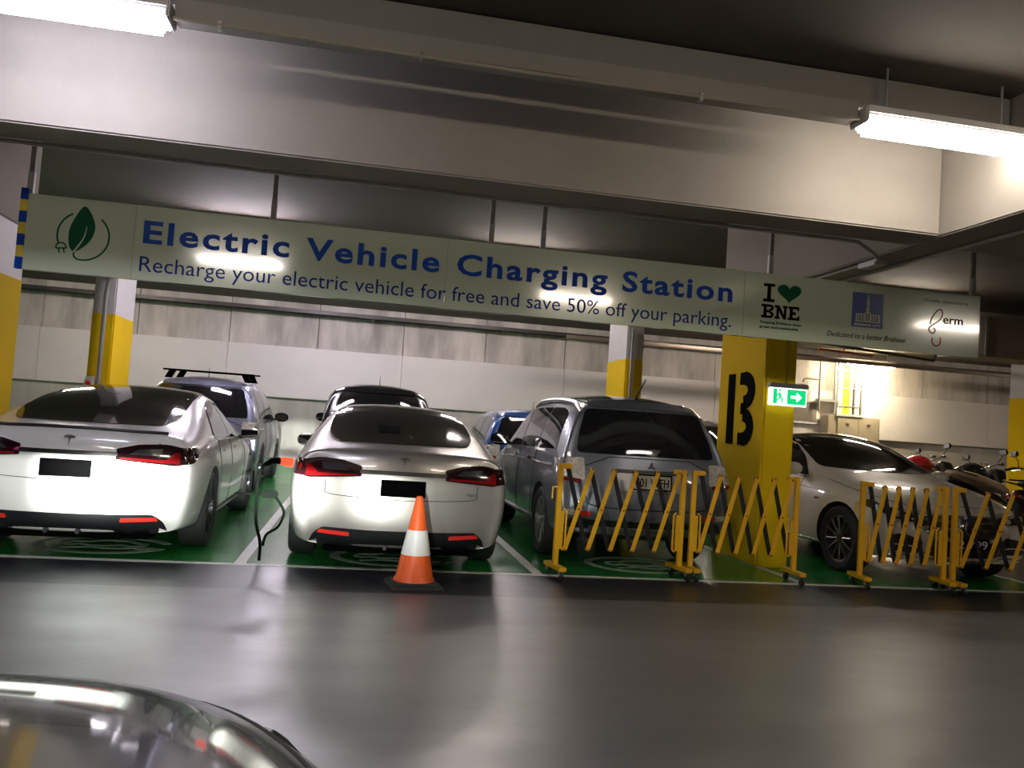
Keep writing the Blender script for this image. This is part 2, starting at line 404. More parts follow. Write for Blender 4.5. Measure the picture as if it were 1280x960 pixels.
# cable rail that carries the near lamps, with conduits
r = empty('lamp_rail', (0, 4.7, 3.4)); tag(r, 'long pale metal cable rail joining the two near ceiling lamps', 'cable rail')
for a, b in ((-3.38, -2.46), (-1.14, 2.965)):
    MB().b2((a, -.02, -.02), (b, .10, .10), .008).build('trunking', mat('painted_rail', (.30, .28, .25), .35, .1), r)
    MB().tube([(a, -.035, -.025), ((a+b)/2, -.035, -.035), (b, -.035, -.02)], .012).build('cable', mat('old_cable', (.34, .30, .24), .5), r)
MB().b2((-3.38, .12, .13), (4.18, .30, .34), .01).build('upper_channel', mat('painted_channel', (.22, .205, .185), .4), r)
for x in (-.9, .2, 1.9): MB().box((x, -.03, -.03), (.02, .03, .05)).build('clip', ZINC, r)
def conduit(pts, rad, label, m=None, n=8, cat='conduit', name='conduit'):
    o = MB().tube(pts, rad, n).build(name, m or mat('painted_conduit', (.42, .385, .34), .5)); return tag(o, label, cat)
conduit([(-3.4, 5.85, 2.93), (3.55, 5.85, 2.93), (3.75, 5.86, 2.93), (4.05, 6.1, 2.925), (4.2, 6.25, 2.92), (4.24, 6.33, 2.915)], .016, 'thin painted conduit along the back edge of the long beam')
conduit([(4.52, 2.5, 2.925), (4.52, 8.9, 2.925)], .018, 'thin painted conduit under the right cross beam')
conduit([(4.27, 6.62, 2.925), (4.27, 8.05, 2.925)], .014, 'pair of thin conduits under the cross beam behind the junction box')
o = MB().b2((4.24, 6.35, 2.89), (4.36, 6.6, 2.94), .006).build('junction_box', PLAST); tag(o, 'small junction box where the conduits meet under the beams', 'junction box')

# cable tray along the back wall
r = empty('cable_tray', (0, 20.45, 3.68)); tag(r, 'long dark cable tray hanging along the top of the back wall', 'cable tray')
mtray = mat('dark_tray', (.05, .045, .042), .5, .5)
for dy in (-.12, .12): MB().b2((-11, dy-.01, -.045), (19, dy+.01, .045)).build('side_rail', mtray, r)
mb = MB(); x = -11
while x < 19: mb.b2((x, -.12, -.03), (x+.03, .12, -.02)); x += .16
o = mb.build('rungs', mtray, r, sm=0); o['kind'] = 'stuff'
for k in range(9):
    x = -9.4+k*3.2
    MB().tube([(x, -.12, -.07), (x, .12, -.07)], .02).build('strut', mtray, r)
mb = MB()
for k in range(3): mb.tube([(-11, -.06+.05*k, 0.01), (19, -.06+.05*k, .01)], .018, 6)
mb.build('cables', mat('tray_cables', (.09, .08, .075), .6), r)

# ------------------------------------------------------------------ the hanging sign
SY = 6.8
M_sign = mat('pale_green_sign_face', (.44, .49, .36), .13, coat=.6, var=.02, scale=1, coat_r=.06)
BLUE = mat('sign_blue', (.004, .045, .30), .45, spec=.12); NAVY = mat('sign_navy', (.008, .018, .15), .45, spec=.12); GRN = mat('sign_green', (.0, .06, .02), .45, spec=.12)
r = empty('hanging_sign', (0, SY, 2.23)); tag(r, 'long pale green hanging sign about an electric vehicle charging station', 'sign')
def SX(z): return z-2.23
seams = (-2.575, -1.80, .63, 3.28, 5.655)
for a, b in zip(seams, seams[1:]):
    MB().b2((a+.001, 0, 0), (b-.001, .05, .582), .002).build('panel', M_sign, r)
mb = MB(); mb.b2((-2.575, .052, .02), (5.655, .075, .06)); mb.b2((-2.575, .052, .52), (5.655, .075, .56)); mb.build('back_frame', GALV, r)
words_fit('heading_word', 'Electric Vehicle Charging Station', -1.735, 3.168, SX(2.524), .190, -.001, BLUE, r, bold=.026, space=1.16)
words_fit('subheading_word', 'Recharge your electric vehicle for free and save 50% off your parking.', -1.745, 3.168, SX(2.298), .125, -.001, NAVY, r, bold=.0, space=1.0)
# leaf and plug emblem
def arc(cx, cz, rx, rz, a0, a1, n=28): return [(cx+rx*cos(radians(a0+(a1-a0)*k/n)), cz+rz*sin(radians(a0+(a1-a0)*k/n))) for k in range(n+1)]
E0 = (-2.15, SX(2.53))
mb = MB()
leaf = crom([(-2.175, SX(2.755)), (-2.12, SX(2.70)), (-2.085, SX(2.60)), (-2.11, SX(2.50)), (-2.17, SX(2.43)), (-2.225, SX(2.40)), (-2.262, SX(2.45)), (-2.268, SX(2.56)), (-2.235, SX(2.66))], 5)
mb.poly([tuple(p) for p in leaf], -.0015, 'xz', 0)
mb.build('leaf_emblem', GRN, r, sm=0)
mb = MB(); stroke(mb, crom([(-2.145, SX(2.60)), (-2.155, SX(2.53)), (-2.18, SX(2.47)), (-2.225, SX(2.395))], 6, False), [.004+.010*k/18 for k in range(19)], -.003, 'xz', 0); mb.build('leaf_vein', M_sign, r, sm=0)
mb = MB()
cord = arc(-2.165, SX(2.525), .185, .185, 50, -95, 24)
cord += [(-2.20, SX(2.345)), (-2.222, SX(2.365)), (-2.222, SX(2.395)), (-2.2, SX(2.42))]
stroke(mb, cord, .013, -.0015, 'xz', 0); stroke(mb, arc(-2.165, SX(2.525), .185, .185, 118, 205, 16), .013, -.0015, 'xz', 0)
px, pz = -2.315, SX(2.425)
stroke(mb, arc(px, pz, .036, .034, -20, 200, 12), .010, -.0015, 'xz', 0); stroke(mb, [(px-.038, pz-.012), (px+.038, pz-.004)], .010, -.0015, 'xz', 0)
stroke(mb, [(px-.016, pz-.015), (px-.008, pz-.045)], .010, -.0015, 'xz', 0); stroke(mb, [(px+.018, pz-.01), (px+.026, pz-.04)], .010, -.0015, 'xz', 0)
mb.build('plug_cord_emblem', GRN, r, sm=0)
# I heart BNE (slab letters)
def slab(mb, ch, x, z, wd, h, t):
    s_ = t*.75
    def R(a, b, c, d): mb.b2((x+a*wd, -.0015, z+b*h), (x+c*wd, 0, z+d*h))
    hs = s_/h; vt = t/wd
    if ch == 'I':
        R(0, 0, 1, hs); R(0, 1-hs, 1, 1); R(.5-vt/2, 0, .5+vt/2, 1)
    if ch == 'B':
        R(-.06, 0, .7, hs); R(-.06, 1-hs, .7, 1); R(.12, 0, .12+vt, 1); R(.2, .5-hs/2, .7, .5+hs/2)
        for cz_, rr in ((.26, .26), (.76, .24)): stroke(mb, arc(x+.62*wd, z+cz_*h, .26*wd, (rr-hs/2)*h, -90, 90, 10), s_, -.0015, 'xz', 0)
    if ch == 'N':
        R(0, 0, .42, hs); R(.13, 0, .13+vt*.8, 1); R(-.02, 1-hs, .3, 1); R(.66, 1-hs, 1.04, 1); R(.76, 0, .76+vt*.8, 1)
        mb.poly([(x+.08*wd, z+h), (x+.36*wd, z+h), (x+.96*wd, z), (x+.72*wd, z)], -.0015, 'xz', 0)
    if ch == 'E':
        R(0, 0, .95, hs); R(0, 1-hs, .92, 1); R(.14, 0, .14+vt, 1); R(.2, .5-hs/2, .62, .5+hs/2); R(.84, 0, 1, .32); R(.82, .7, .95, 1); R(.55, .38, .66, .62)
mb = MB(); slab(mb, 'I', 3.462, SX(2.556), .108, .165, .036)
for ch, x, wd in (('B', 3.457, .115), ('N', 3.580, .115), ('E', 3.708, .112)): slab(mb, ch, x, SX(2.412), wd, .122, .030)
mb.build('slogan_letters', BLK, r, sm=0)
hz = SX(2.645)
heart = []
for k in range(40):
    t = 2*pi*k/40; heart.append((3.712+.0072*16*sin(t)**3, hz+.0058*(13*cos(t)-5*cos(2*t)-2*cos(3*t)-cos(4*t))+.01))
MB().poly(heart, -.0015, 'xz', 0).build('heart_emblem', GRN, r, sm=0)
text_fit('slogan_small_text', 'Keeping Brisbane clean', 3.446, 3.842, SX(2.363), .024, -.001, GRN, r, bold=.03)
text_fit('slogan_small_text', 'green and sustainable', 3.440, 3.815, SX(2.322), .024, -.001, GRN, r, bold=.03)
# city emblem
MB().b2((4.335, -.0015, SX(2.412)), (4.648, 0, SX(2.728))).build('city_emblem_square', mat('emblem_blue', (.008, .03, .19), .3), r, sm=0)
mb = MB()
PAL = mat('emblem_stone', (.42, .40, .26), .4)
def eb(a, b, c, d): mb.b2((4.335+a*.313, -.003, SX(2.412)+b*.316), (4.335+c*.313, -.0012, SX(2.412)+d*.316))
for a, b, c, d in ((.12, .36, .40, .39), (.62, .36, .90, .39), (.12, .18, .17, .38), (.21, .20, .25, .36), (.29, .20, .33, .36), (.37, .20, .41, .38), (.59, .20, .63, .38), (.67, .20, .71, .36), (.75, .20, .79, .36), (.85, .18, .90, .38), (.42, .18, .45, .42), (.49, .18, .52, .42), (.56, .18, .59, .42), (.10, .15, .92, .185), (.46, .46, .55, .60), (.465, .62, .545, .78), (.475, .80, .535, .88), (.49, .88, .52, .95)): eb(a, b, c, d)
mb.poly([(4.335+.38*.313, SX(2.412)+.42*.316), (4.335+.63*.313, SX(2.412)+.42*.316), (4.335+.505*.313, SX(2.412)+.48*.316)], -.002, 'xz', -.001)
mb.build('city_hall_emblem', PAL, r, sm=0)
text_fit('city_text', 'BRISBANE CITY', 4.36, 4.63, SX(2.424), .024, -.003, mat('sign_white', (.6, .6, .6), .4), r, bold=.02)
text_fit('motto_text', 'Dedicated to a better Brisbane', 4.095, 4.885, SX(2.305), .050, -.001, BLK, r, bold=.0, shear=.28)
text_fit('supporter_text', 'Proudly supported by', 5.07, 5.525, SX(2.71), .030, -.001, mat('sign_grey', (.10, .09, .08), .4), r)
text_fit('supporter_name', 'erm', 5.268, 5.475, SX(2.520), .085, -.001, BLK, r, bold=.01)
mb = MB()
g = crom([(5.135, SX(2.50)), (5.15, SX(2.56)), (5.20, SX(2.63)), (5.245, SX(2.645)), (5.258, SX(2.60)), (5.23, SX(2.545)), (5.165, SX(2.50)), (5.125, SX(2.465)), (5.135, SX(2.43)), (5.17, SX(2.42)), (5.19, SX(2.45)), (5.17, SX(2.47))], 5, False)
stroke(mb, g, .014, -.0015, 'xz', 0); mb.build('supporter_loop', mat('sign_maroon', (.07, .01, .015), .4), r, sm=0)
mb = MB(); stroke(mb, arc(5.205, SX(2.355), .045, .05, 150, 400, 20), .014, -.0015, 'xz', 0); mb.build('supporter_loop', mat('sign_red', (.28, .02, .02), .4), r, sm=0)
# striped end strip
for k in range(7):
    z1 = .62-.088*k
    MB().b2((-2.63, .0, z1-.088), (-2.577, .05, z1), .001).build('striped_end', BLUE if k % 2 == 0 else mat('stripe_yellow', (.62, .45, .03), .4), r)
for x in (-2.59, -.785, .996, 1.445, 3.55, 5.62):
    p = MB().b2((x-.022, .052, .5), (x+.022, .085, .76)).build('hanger', PLAST, r)
    MB().b2((x-.018, .056, .75), (x+.018, .081, CEILB-2.23)).build('hanger_upper', mat('grey_hanger', (.28, .27, .25), .5), r)

# ------------------------------------------------------------------ exit sign
r = empty('exit_sign', (4.40, 7.99, 1.70)); tag(r, 'lit green running-man exit sign with arrow on the yellow column', 'exit sign')
EG = mat('exit_green', (.0, .35, .12), .4, emis=(.0, .42, .13, 1.)); EW = mat('exit_white', (.8, .85, .8), .4, emis=(.85, 1., .9, 1.))
MB().b2((-.205, -.03, 0), (.205, .03, .185), .004).build('light_panel', EW, r)
MB().b2((-.215, -.045, .185), (.215, .045, .235), .006).build('housing', mat('exit_housing', (.30, .27, .27), .5), r)
MB().b2((-.178, -.034, .018), (-.135, -.031, .172)).build('green_panel', EG, r, sm=0)
MB().b2((-.02, -.034, .018), (.19, -.031, .172)).build('green_panel', EG, r, sm=0)
MB().poly([(.02, .08), (.02, .11), (.085, .11), (.085, .145), (.145, .095), (.085, .045), (.085, .08)], -.003, 'xz', -.034).build('arrow', EW, r, sm=0)
mb = MB(); mb.tube([(-.115, -.034, .135), (-.10, -.034, .095)], .011, 6); mb.tube([(-.10, -.034, .095), (-.075, -.034, .06), (-.085, -.034, .03)], .008, 6); mb.tube([(-.10, -.034, .095), (-.125, -.034, .06), (-.15, -.034, .05)], .008, 6)
mb.tube([(-.112, -.034, .125), (-.085, -.034, .105)], .006, 6); mb.tube([(-.112, -.034, .125), (-.14, -.034, .10)], .006, 6); mb.lathe([(.0, -.008), (.012, -.006), (.012, .006), (.0, .008)], 'y', 12, (-.108, -.034, .157))
mb.build('running_man', EG, r)
MB().tube([(-.02, .0, .23), (-.02, .0, 1.24)], .009).build('conduit', mat('yellowed_conduit', (.35, .22, .02), .5), r)
MB().b2((-.10, .03, .05), (.10, .105, .16)).build('bracket', GALV, r)

# ------------------------------------------------------------------ things on the far columns and wall
cA = (-3.80+.15, 12.6)
o = MB().tube([(-3.62, 12.53, .55), (-3.62, 12.53, 2.75), (-3.60, 12.53, 2.95), (-3.53, 12.53, 3.06), (-3.4, 12.53, 3.1)], .03, 10).build('conduit', GALV)
tag(o, 'bent grey conduit running up the front of the left yellow column', 'conduit')
r = empty('emergency_button', (-3.70, 12.55, 1.38)); tag(r, 'small grey box with a red stop button on the left yellow column', 'emergency button')
MB().b2((-.09, -.07, 0), (.035, .04, .20), .01).build('box', PLAST, r); MB().lathe([(0, -.10), (.035, -.095), (.035, -.07)], 'y', 16, (-.03, 0, .10)).build('button', mat('button_red', (.6, .02, .01), .3), r)
for i, x in enumerate((4.20, 4.235)):
    o = MB().tube([(x, 12.56, .4), (x, 12.56, BZ)], .014, 8).build('conduit', GALV); tag(o, ('slim grey conduit nearer the socket, one of two up the middle yellow column', 'slim grey conduit farther from the socket, one of two up the middle yellow column')[i], 'conduit', 'twin conduits on the middle column')
r = empty('wall_socket', (4.12, 12.9, 1.35)); tag(r, 'small white socket box on the side of the middle yellow column', 'socket')
MB().b2((-.03, -.05, 0), (.01, .05, .12), .006).build('box', PLAST, r); MB().b2((-.034, -.025, .03), (-.03, .025, .09)).build('faceplate', mat('socket_blue', (.08, .08, .3), .4), r)

r = empty('electrical_cabinet', (13.25, 20.6, 1.0)); tag(r, 'beige two-door electrical cabinet on the back wall below the warm lamp', 'cabinet')
MB().b2((-.78, -.17, 0), (.78, .26, 1.15), .01).build('body', mat('beige_metal', (.42, .36, .26), .45), r)
for a, b in ((-.50, .12), (.13, .74)):
    d = MB().b2((a, -.19, .06), (b, -.17, 1.10), .006).build('door', mat('beige_metal', (.42, .36, .26), .45), r)
    MB().b2(((a+b)/2-.06, -.205, .95), ((a+b)/2+.04, -.19, .98), .004).build('handle', ZINC, d)
MB().b2((-.55, -.2, 1.15), (.25, .26, 1.21), .005).build('top_tray', PLAST, r)
r = empty('cable_riser', (13.25, 20.75, 2.225)); tag(r, 'vertical cable riser with white, yellow and green cables above the cabinet', 'cable riser')
cw, cy, cg = mat('white_cable', (.75, .72, .62), .5), mat('yellow_cable', (.75, .65, .03), .5), mat('green_cable', (.25, .5, .03), .5)
for k, m in enumerate((cw, cw, cy, cg, cy, cw, mtray, cw, cw)):
    MB().tube([(-.30+.075*k, 0, 0), (-.30+.075*k, 0, 1.5)], .033, 6).build('cable', m, r)
for s_ in (-.42, .38): MB().b2((s_-.015, -.04, 0), (s_+.015, .03, 1.5)).build('side_rail', GALV, r)
for z in (.2, .7, 1.2): MB().b2((-.42, -.045, z), (.38, -.03, z+.03)).build('rung', GALV, r)
o = MB().tube([(12.35, 20.72, 2.25), (12.35, 20.72, 3.7)], .028, 8).build('pipe', mat('grey_pipe', (.25, .22, .18), .5)); tag(o, 'thin vertical pipe left of the cable riser', 'pipe')
o = MB().tube([(12.32, 20.72, 3.12), (11.95, 20.72, 3.12), (11.87, 20.72, 3.09), (11.86, 20.72, 3.0)], .03, 8).build('pipe', mat('grey_pipe', (.25, .22, .18), .5)); tag(o, 'short bent branch pipe joining the thin vertical pipe', 'pipe')
o = MB().b2((12.35, 20.7, 2.52), (12.95, 20.9, 2.60), .005).build('wall_bracket', GALV); tag(o, 'small shelf bracket between pipe and cable riser', 'bracket')
r = empty('wall_vent', (11.95, 20.88, 1.95)); tag(r, 'grey rectangular wall panel in a white frame behind the exit sign', 'wall panel')
MB().b2((-.47, -.03, -.06), (.47, .03, .60), .004).build('frame', PLAST, r); MB().b2((-.42, -.035, 0), (.42, -.028, .54)).build('louvre', mat('louvre_grey', (.17, .15, .13), .6), r)
# overhead services to the right
o = MB().tube([(4.6, 18.5, 3.42), (11.9, 18.5, 3.42), (19, 18.5, 3.42)], .05, 10).build('pipe', mat('service_pipe', (.30, .24, .20), .4, .3)); tag(o, 'long horizontal service pipe across the far right bay', 'pipe')
o = MB().tube([(12.6, 9.9, 3.30), (22.5, 11.0, 3.30)], .11, 12).build('pipe', mat('maroon_pipe', (.09, .02, .03), .45)); tag(o, 'thick maroon sprinkler pipe right of the sign end', 'pipe')
o = MB().tube([(7.0, 14.9, 3.92), (7.2, 14.9, 3.32), (8.4, 14.9, 3.36), (11.6, 15.2, 3.22), (11.8, 15.2, 3.92)], .03, 6).build('cable_bundle', mtray); tag(o, 'sagging dark cable bundle below the right end of the sign', 'cable')
r = empty('sprinkler', (10.3, 16.4, 3.38)); tag(r, 'small red sprinkler branch above the warm lamp', 'sprinkler')
MB().tube([(-.6, 0, .02), (.7, 0, -.03)], .022, 8).build('branch', mat('sprinkler_red', (.4, .03, .02), .4), r); MB().tube([(0, 0, 0), (0, 0, .58)], .02).build('head', mat('sprinkler_red', (.4, .03, .02), .4), r)
r = empty('hanging_duct', (8.6, 11.0, 0)); 
r.location = (9.9, 12.2, 3.0)
tag(r, 'beige boxed duct hanging to the right of the sign end', 'duct')
MB().b2((0, 0, 0), (2.05, .7, .68), .01).build('duct_body', M_beam, r)
for x in (.35, 1.2, 1.9): MB().b2((x, -.03, .02), (x+.05, .0, .66), .003).build('flange', GALV, r)

# ------------------------------------------------------------------ cars
U = (-1, -.72, -.36, 0, .36, .72, 1)
def car_shell(T, L, rearprof, noseprof, rc, nc, axles, wr, halfw, level=3, tirew=.24):
    """closed body: box-topology cage from the station table T, subdivided, wheel arches cut"""
    bm = bmesh.new(); V = {}; J = len(T)-1; K = 5
    for j, (s, dC, zb, wrk, zs, ws, zB, wB, zC, wC, zT) in enumerate(T):
        zz = [zb, zb+.07, (zb+.07+zs)/2, zs, zB, zC]; ww = [wrk-.04, wrk, (wrk+ws)/2+.012, ws, wB, wC]
        for k in range(K+1):
            for i, u in enumerate(U):
                if not (k in (0, K) or j in (0, J) or i in (0, len(U)-1)): continue
                z = zz[k]; x = u*ww[k]; f = k/K
                y = s + dC*(0, 0, 0, 0, .0, 1)[k]
                if k == K: z = zC+(zT-zC)*(1-abs(u)**2.3)
                elif j in (0, J) and k == 4: z = zB + .35*(zT-zC)*(1-abs(u)**2.3)
                if j == 0: y += rearprof[k] + rc*abs(u)**2.6
                if j == 1 and abs(u) < 1: y += rearprof[k]*.5
                if j == J: y -= noseprof[k] + nc*abs(u)**2.4
                if j == J-1: y -= nc*.15*abs(u)**2
                V[i, j, k] = bm.verts.new((x, y-L/2, z))
    n = len(U)-1
    def q(*a):
        try: bm.faces.new([V[t] for t in a])
        except Exception: pass
    for j in range(J):
        for k in range(K):
            q((0, j, k), (0, j+1, k), (0, j+1, k+1), (0, j, k+1)); q((n, j, k), (n, j, k+1), (n, j+1, k+1), (n, j+1, k))
        for i in range(n):
            q((i, j, K), (i, j+1, K), (i+1, j+1, K), (i+1, j, K)); q((i, j, 0), (i+1, j, 0), (i+1, j+1, 0), (i, j+1, 0))
    for i in range(n):
        for k in range(K):
            q((i, 0, k), (i, 0, k+1), (i+1, 0, k+1), (i+1, 0, k)); q((i, J, k), (i+1, J, k), (i+1, J, k+1), (i, J, k+1))
    bmesh.ops.recalc_face_normals(bm, faces=bm.faces)
    me = bpy.data.meshes.new('shell'); bm.to_mesh(me); bm.free()
    o = bpy.data.objects.new('shell', me); COL.objects.link(o)
    md = o.modifiers.new('a', 'SUBSURF'); md.levels = level; md.render_levels = level
    bpy.context.view_layer.update(); me2 = bpy.data.meshes.new_from_object(o.evaluated_get(_dg()))
    bm = bmesh.new(); bm.from_mesh(me2); bvh = BVHTree.FromBMesh(bm); bm.free()
    bpy.data.objects.remove(o)
    o = bpy.data.objects.new('shell', me2); COL.objects.link(o); me2.materials.append(ARCH); me2.materials.append(ARCH)
    cut = MB()
    for s in axles:
        for sd in (-1, 1): cut.lathe([(wr*1.13, sd*(halfw+.2)), (wr*1.13, sd*(halfw-tirew-.12))], 'x', 40, (0, s-L/2, wr*1.0))
    bmesh.ops.recalc_face_normals(cut.bm, faces=cut.bm.faces)
    cm = bpy.data.meshes.new('cut'); 
    for f in cut.bm.faces: f.material_index = 1
    cut.bm.to_mesh(cm); cut.bm.free(); cm.materials.append(ARCH); cm.materials.append(ARCH)
    co = bpy.data.objects.new('cut', cm); COL.objects.link(co)
    b = o.modifiers.new('b', 'BOOLEAN'); b.operation = 'DIFFERENCE'; b.object = co; b.solver = 'EXACT'
    bpy.context.view_layer.update(); me3 = bpy.data.meshes.new_from_object(o.evaluated_get(_dg()))
    bpy.data.objects.remove(o); bpy.data.objects.remove(co)
    for p in me3.polygons: p.use_smooth = True
    bm = bmesh.new(); bm.from_mesh(me3)
    for e in bm.edges:
        if len(e.link_faces) == 2 and (e.link_faces[0].material_index != e.link_faces[1].material_index): e.smooth = False
    bm.to_mesh(me3); bm.free()
    return me3, bvh

AX = {'rear': (Vector((0, 1, 0)), lambda a, b: Vector((a, -9, b))), 'front': (Vector((0, -1, 0)), lambda a, b: Vector((a, 9, b))),
      'right': (Vector((-1, 0, 0)), lambda a, b: Vector((9, a, b))), 'left': (Vector((1, 0, 0)), lambda a, b: Vector((-9, a, b))),
      'top': (Vector((0, 0, -1)), lambda a, b: Vector((a, b, 9)))}
def patch(name, bvh, view, poly, m, parent, off=.005, grid=.045, r=.04, lim=None):
    """panel laid on the body: 2D outline projected onto the shell, with its own thickness"""
    pl = rounded(poly, r) if r else [tuple(p[:2]) for p in poly]
    out = []
    for i, p in enumerate(pl):          # subdivide the outline
        a, b = Vector(p), Vector(pl[(i+1) % len(pl)]); n = max(1, int((b-a).length/grid))
        for k in range(n): 
            c = a+(b-a)*k/n
            if not out or (c-out[-1]).length > 1e-4: out.append(c)
    xs = [p.x for p in out]; ys = [p.y for p in out]; nb = len(out)
    pts = list(out)
    def inside(x, y):
        c = False; j = nb-1
        for i in range(nb):
            if (out[i].y > y) != (out[j].y > y) and x < (out[j].x-out[i].x)*(y-out[i].y)/(out[j].y-out[i].y)+out[i].x: c = not c
            j = i
        return c
    gx = min(xs)+grid*.5
    while gx < max(xs):
        gy = min(ys)+grid*.5
        while gy < max(ys):
            if inside(gx, gy) and min((Vector((gx, gy))-o_).length_squared for o_ in out) > (grid*.45)**2: pts.append(Vector((gx, gy)))
            gy += grid
        gx += grid
    res = delaunay_2d_cdt(pts, [], [list(range(nb))], 1, 1e-5)
    v2, _, fc = res[0], res[1], res[2]
    d, mk = AX[view]; bm = bmesh.new(); vv = []; nrm = []
    hits = []
    for p in v2:
        h = bvh.ray_cast(mk(p.x, p.y), d)
        if h[0] is not None and ((view in ('left', 'right') and abs(h[0].x) < .62) or (lim is not None and abs(h[0].y) < lim)): h = (None,)
        hits.append(h)
    good = [(v2[q], hits[q][0]) for q in range(len(v2)) if hits[q][0] is not None]
    for p, h in zip(v2, hits):
        if h[0] is None:                 # past the edge of the body: wrap onto the nearest skin
            g = min(good, key=lambda t: (t[0]-p).length_squared)[1] if good else None
            h = bvh.find_nearest(Vector((p.x, g.y if g else bvh_end(bvh, view), p.y)) if view in ('rear', 'front') else (Vector((g.x if g else bvh_end(bvh, view), p.x, p.y)) if view != 'top' else Vector((p.x, p.y, g.z if g else 1))))
        n = h[1]
        if n.dot(d) > 0: n = -n
        vv.append(bm.verts.new(h[0]+n*off)); nrm.append(n)
    bm.verts.index_update()
    for f in fc:
        try: bm.faces.new([vv[i] for i in f])
        except Exception: pass
    bmesh.ops.recalc_face_normals(bm, faces=bm.faces)
    if bm.faces and sum((f.normal.dot(d) for f in bm.faces)) > 0: bmesh.ops.reverse_faces(bm, faces=bm.faces)
    for f in bm.faces: f.smooth = True
    be = [e for e in bm.edges if len(e.link_faces) == 1]
    low = {}
    for e in be:
        for v in e.verts:
            if v not in low: low[v] = (bm.verts.new(v.co), bm.verts.new(v.co-nrm[v.index]*(off+.006)))
    for e in be:
        a, b = e.link_loops[0].vert, e.link_loops[0].link_loop_next.vert
        try: bm.faces.new((low[b][0], low[a][0], low[a][1], low[b][1]))
        except Exception: pass
    me = bpy.data.meshes.new(name); bm.to_mesh(me); bm.free()
    return link(name, me, m, parent)
def bvh_end(bvh, view):
    return {'rear': -2.4, 'front': 2.4, 'left': -.9, 'right': .9}[view]
def seam(name, bvh, view, pts, wd, m, parent, off=.003, rnd=0):
    """thin raised line following the shell"""
    pts = [Vector(p) for p in pts]
    if rnd: pts = crom([tuple(p) for p in pts], 6, False)
    fine = []
    for a, b in zip(pts, pts[1:]):
        n = max(1, int((b-a).length/.04)); fine += [a+(b-a)*k/n for k in range(n)]
    fine.append(pts[-1]); d, mk = AX[view]; P = []
    for p in fine:
        h = bvh.ray_cast(mk(p.x, p.y), d)
        if h[0] is not None: 
            n = h[1] if h[1].dot(d) < 0 else -h[1]
            P.append(h[0]+n*off)
    if len(P) < 2: return None
    return MB().tube(P, wd/2, 6).build(name, m, parent, sm=60)

def wheel(parent, x, y, r, side, rimm, spokes=10, w=.235, twin=False, rim_r=None, five=False):
    rr = rim_r or r*.70
    h = w/2
    t = MB().lathe([(rr-.012, -h*.80), (rr+.02, -h*.95), (r-.035, -h), (r-.008, -h*.82), (r, -h*.5), (r, h*.5), (r-.008, h*.82), (r-.035, h), (rr+.02, h*.95), (rr-.012, h*.80)], 'x', 44, closed=True)
    for k in (-.3, 0, .3): pass
    wo = t.build('wheel', RUB, parent, (x, y, r), sm=40)
    mb = MB(); f = side*h*.72
    mb.lathe([(rr-.005, side*h*.86), (rr-.022, side*h*.80), (rr-.03, -side*h*.8), (rr-.005, -side*h*.8)], 'x', 44, closed=True)
    mb.lathe([(0, f-side*.0), (.04, f), (.065, f-side*.02), (.065, -side*h*.1), (0, -side*h*.1)], 'x', 20)
    for k in range(spokes):
        a = 2*pi*k/spokes + .1
        for da in ((-.09, .09) if twin else (0,)):
            p0 = Vector((f-side*.012, .05*cos(a), .05*sin(a))); p1 = Vector((f+side*.004, (rr-.02)*cos(a+da), (rr-.02)*sin(a+da)))
            mb.tube([p0, (p0+p1)/2+Vector((side*.004, 0, 0)), p1], [.016, .011, .013] if spokes > 8 or twin else [.032, .024, .026], 6)
    mb.build('rim', rimm, wo)
    b = MB().lathe([(0, -side*.02), (rr*.72, -side*.02), (rr*.72, 0), (0, 0)], 'x', 28); b.build('brake_disc', mat('brake_steel', (.16, .155, .15), .4, .9), wo)
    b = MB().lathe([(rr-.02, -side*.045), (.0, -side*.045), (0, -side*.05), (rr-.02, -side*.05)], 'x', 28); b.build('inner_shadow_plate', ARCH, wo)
    return wo

def plate(parent, y, z, txt, bg, fg, wd=.372, ht=.135, rear=True, tilt=0., frame=None, x=0.):
    s = -1 if rear else 1
    o = MB().box((0, 0, 0), (wd, .01, ht), None, .004).build('number_plate', bg, parent, (x, y, z), (tilt, 0, 0 if rear else pi))
    if frame: 
        mb = MB(); t = .008
        for a, b, c, d in ((-wd/2-t, -ht/2-t, wd/2+t, -ht/2+.004), (-wd/2-t, ht/2-.004, wd/2+t, ht/2+t), (-wd/2-t, -ht/2, -wd/2+.004, ht/2), (wd/2-.004, -ht/2, wd/2+t, ht/2)): mb.b2((a, -.008, b), (c, .004, d))
        mb.build('plate_frame', frame, o, sm=0)
    if txt: text_fit('plate_text', txt, -wd*.44, wd*.44, -.042, .085, -.0055, fg, o, bold=.01)
    return o

def mirror(parent, x, y, z, side, capm, s=1.):
    mb = MB(); mb.loft([(0, -.05*s, 0, .03*s, .02*s), (0, -.045*s, 0, .105*s, .062*s), (0, .0, .0, .115*s, .075*s), (0, .06*s, .0, .095*s, .06*s), (0, .10*s, 0, .04*s, .03*s)], 14)
    o = mb.build('door_mirror', capm, parent, (x+side*.13*s, y, z), (0, 0, side*-.12), sm=60)
    MB().b2((-.10*s, -.052*s, -.048*s), (.10*s, -.046*s, .048*s), .002).build('mirror_glass', mat('mirror_glass', (.5, .5, .5), .03, 1.), o)
    MB().tube([(-side*.20*s, .03, -.055*s), (-side*.06, .02, -.03*s)], .024, 8).build('mirror_arm', TRIM, o)
    return o
def sidewins(bvh, polys, m, parent, L, seal=TRIM, sides=('left', 'right'), off=.004):
    for v in sides:
        for pl in polys:
            pp = [(p[0]-L/2, p[1]) + tuple(p[2:]) for p in pl]
            patch('side_window', bvh, v, pp, m, parent, off, .05, .03)
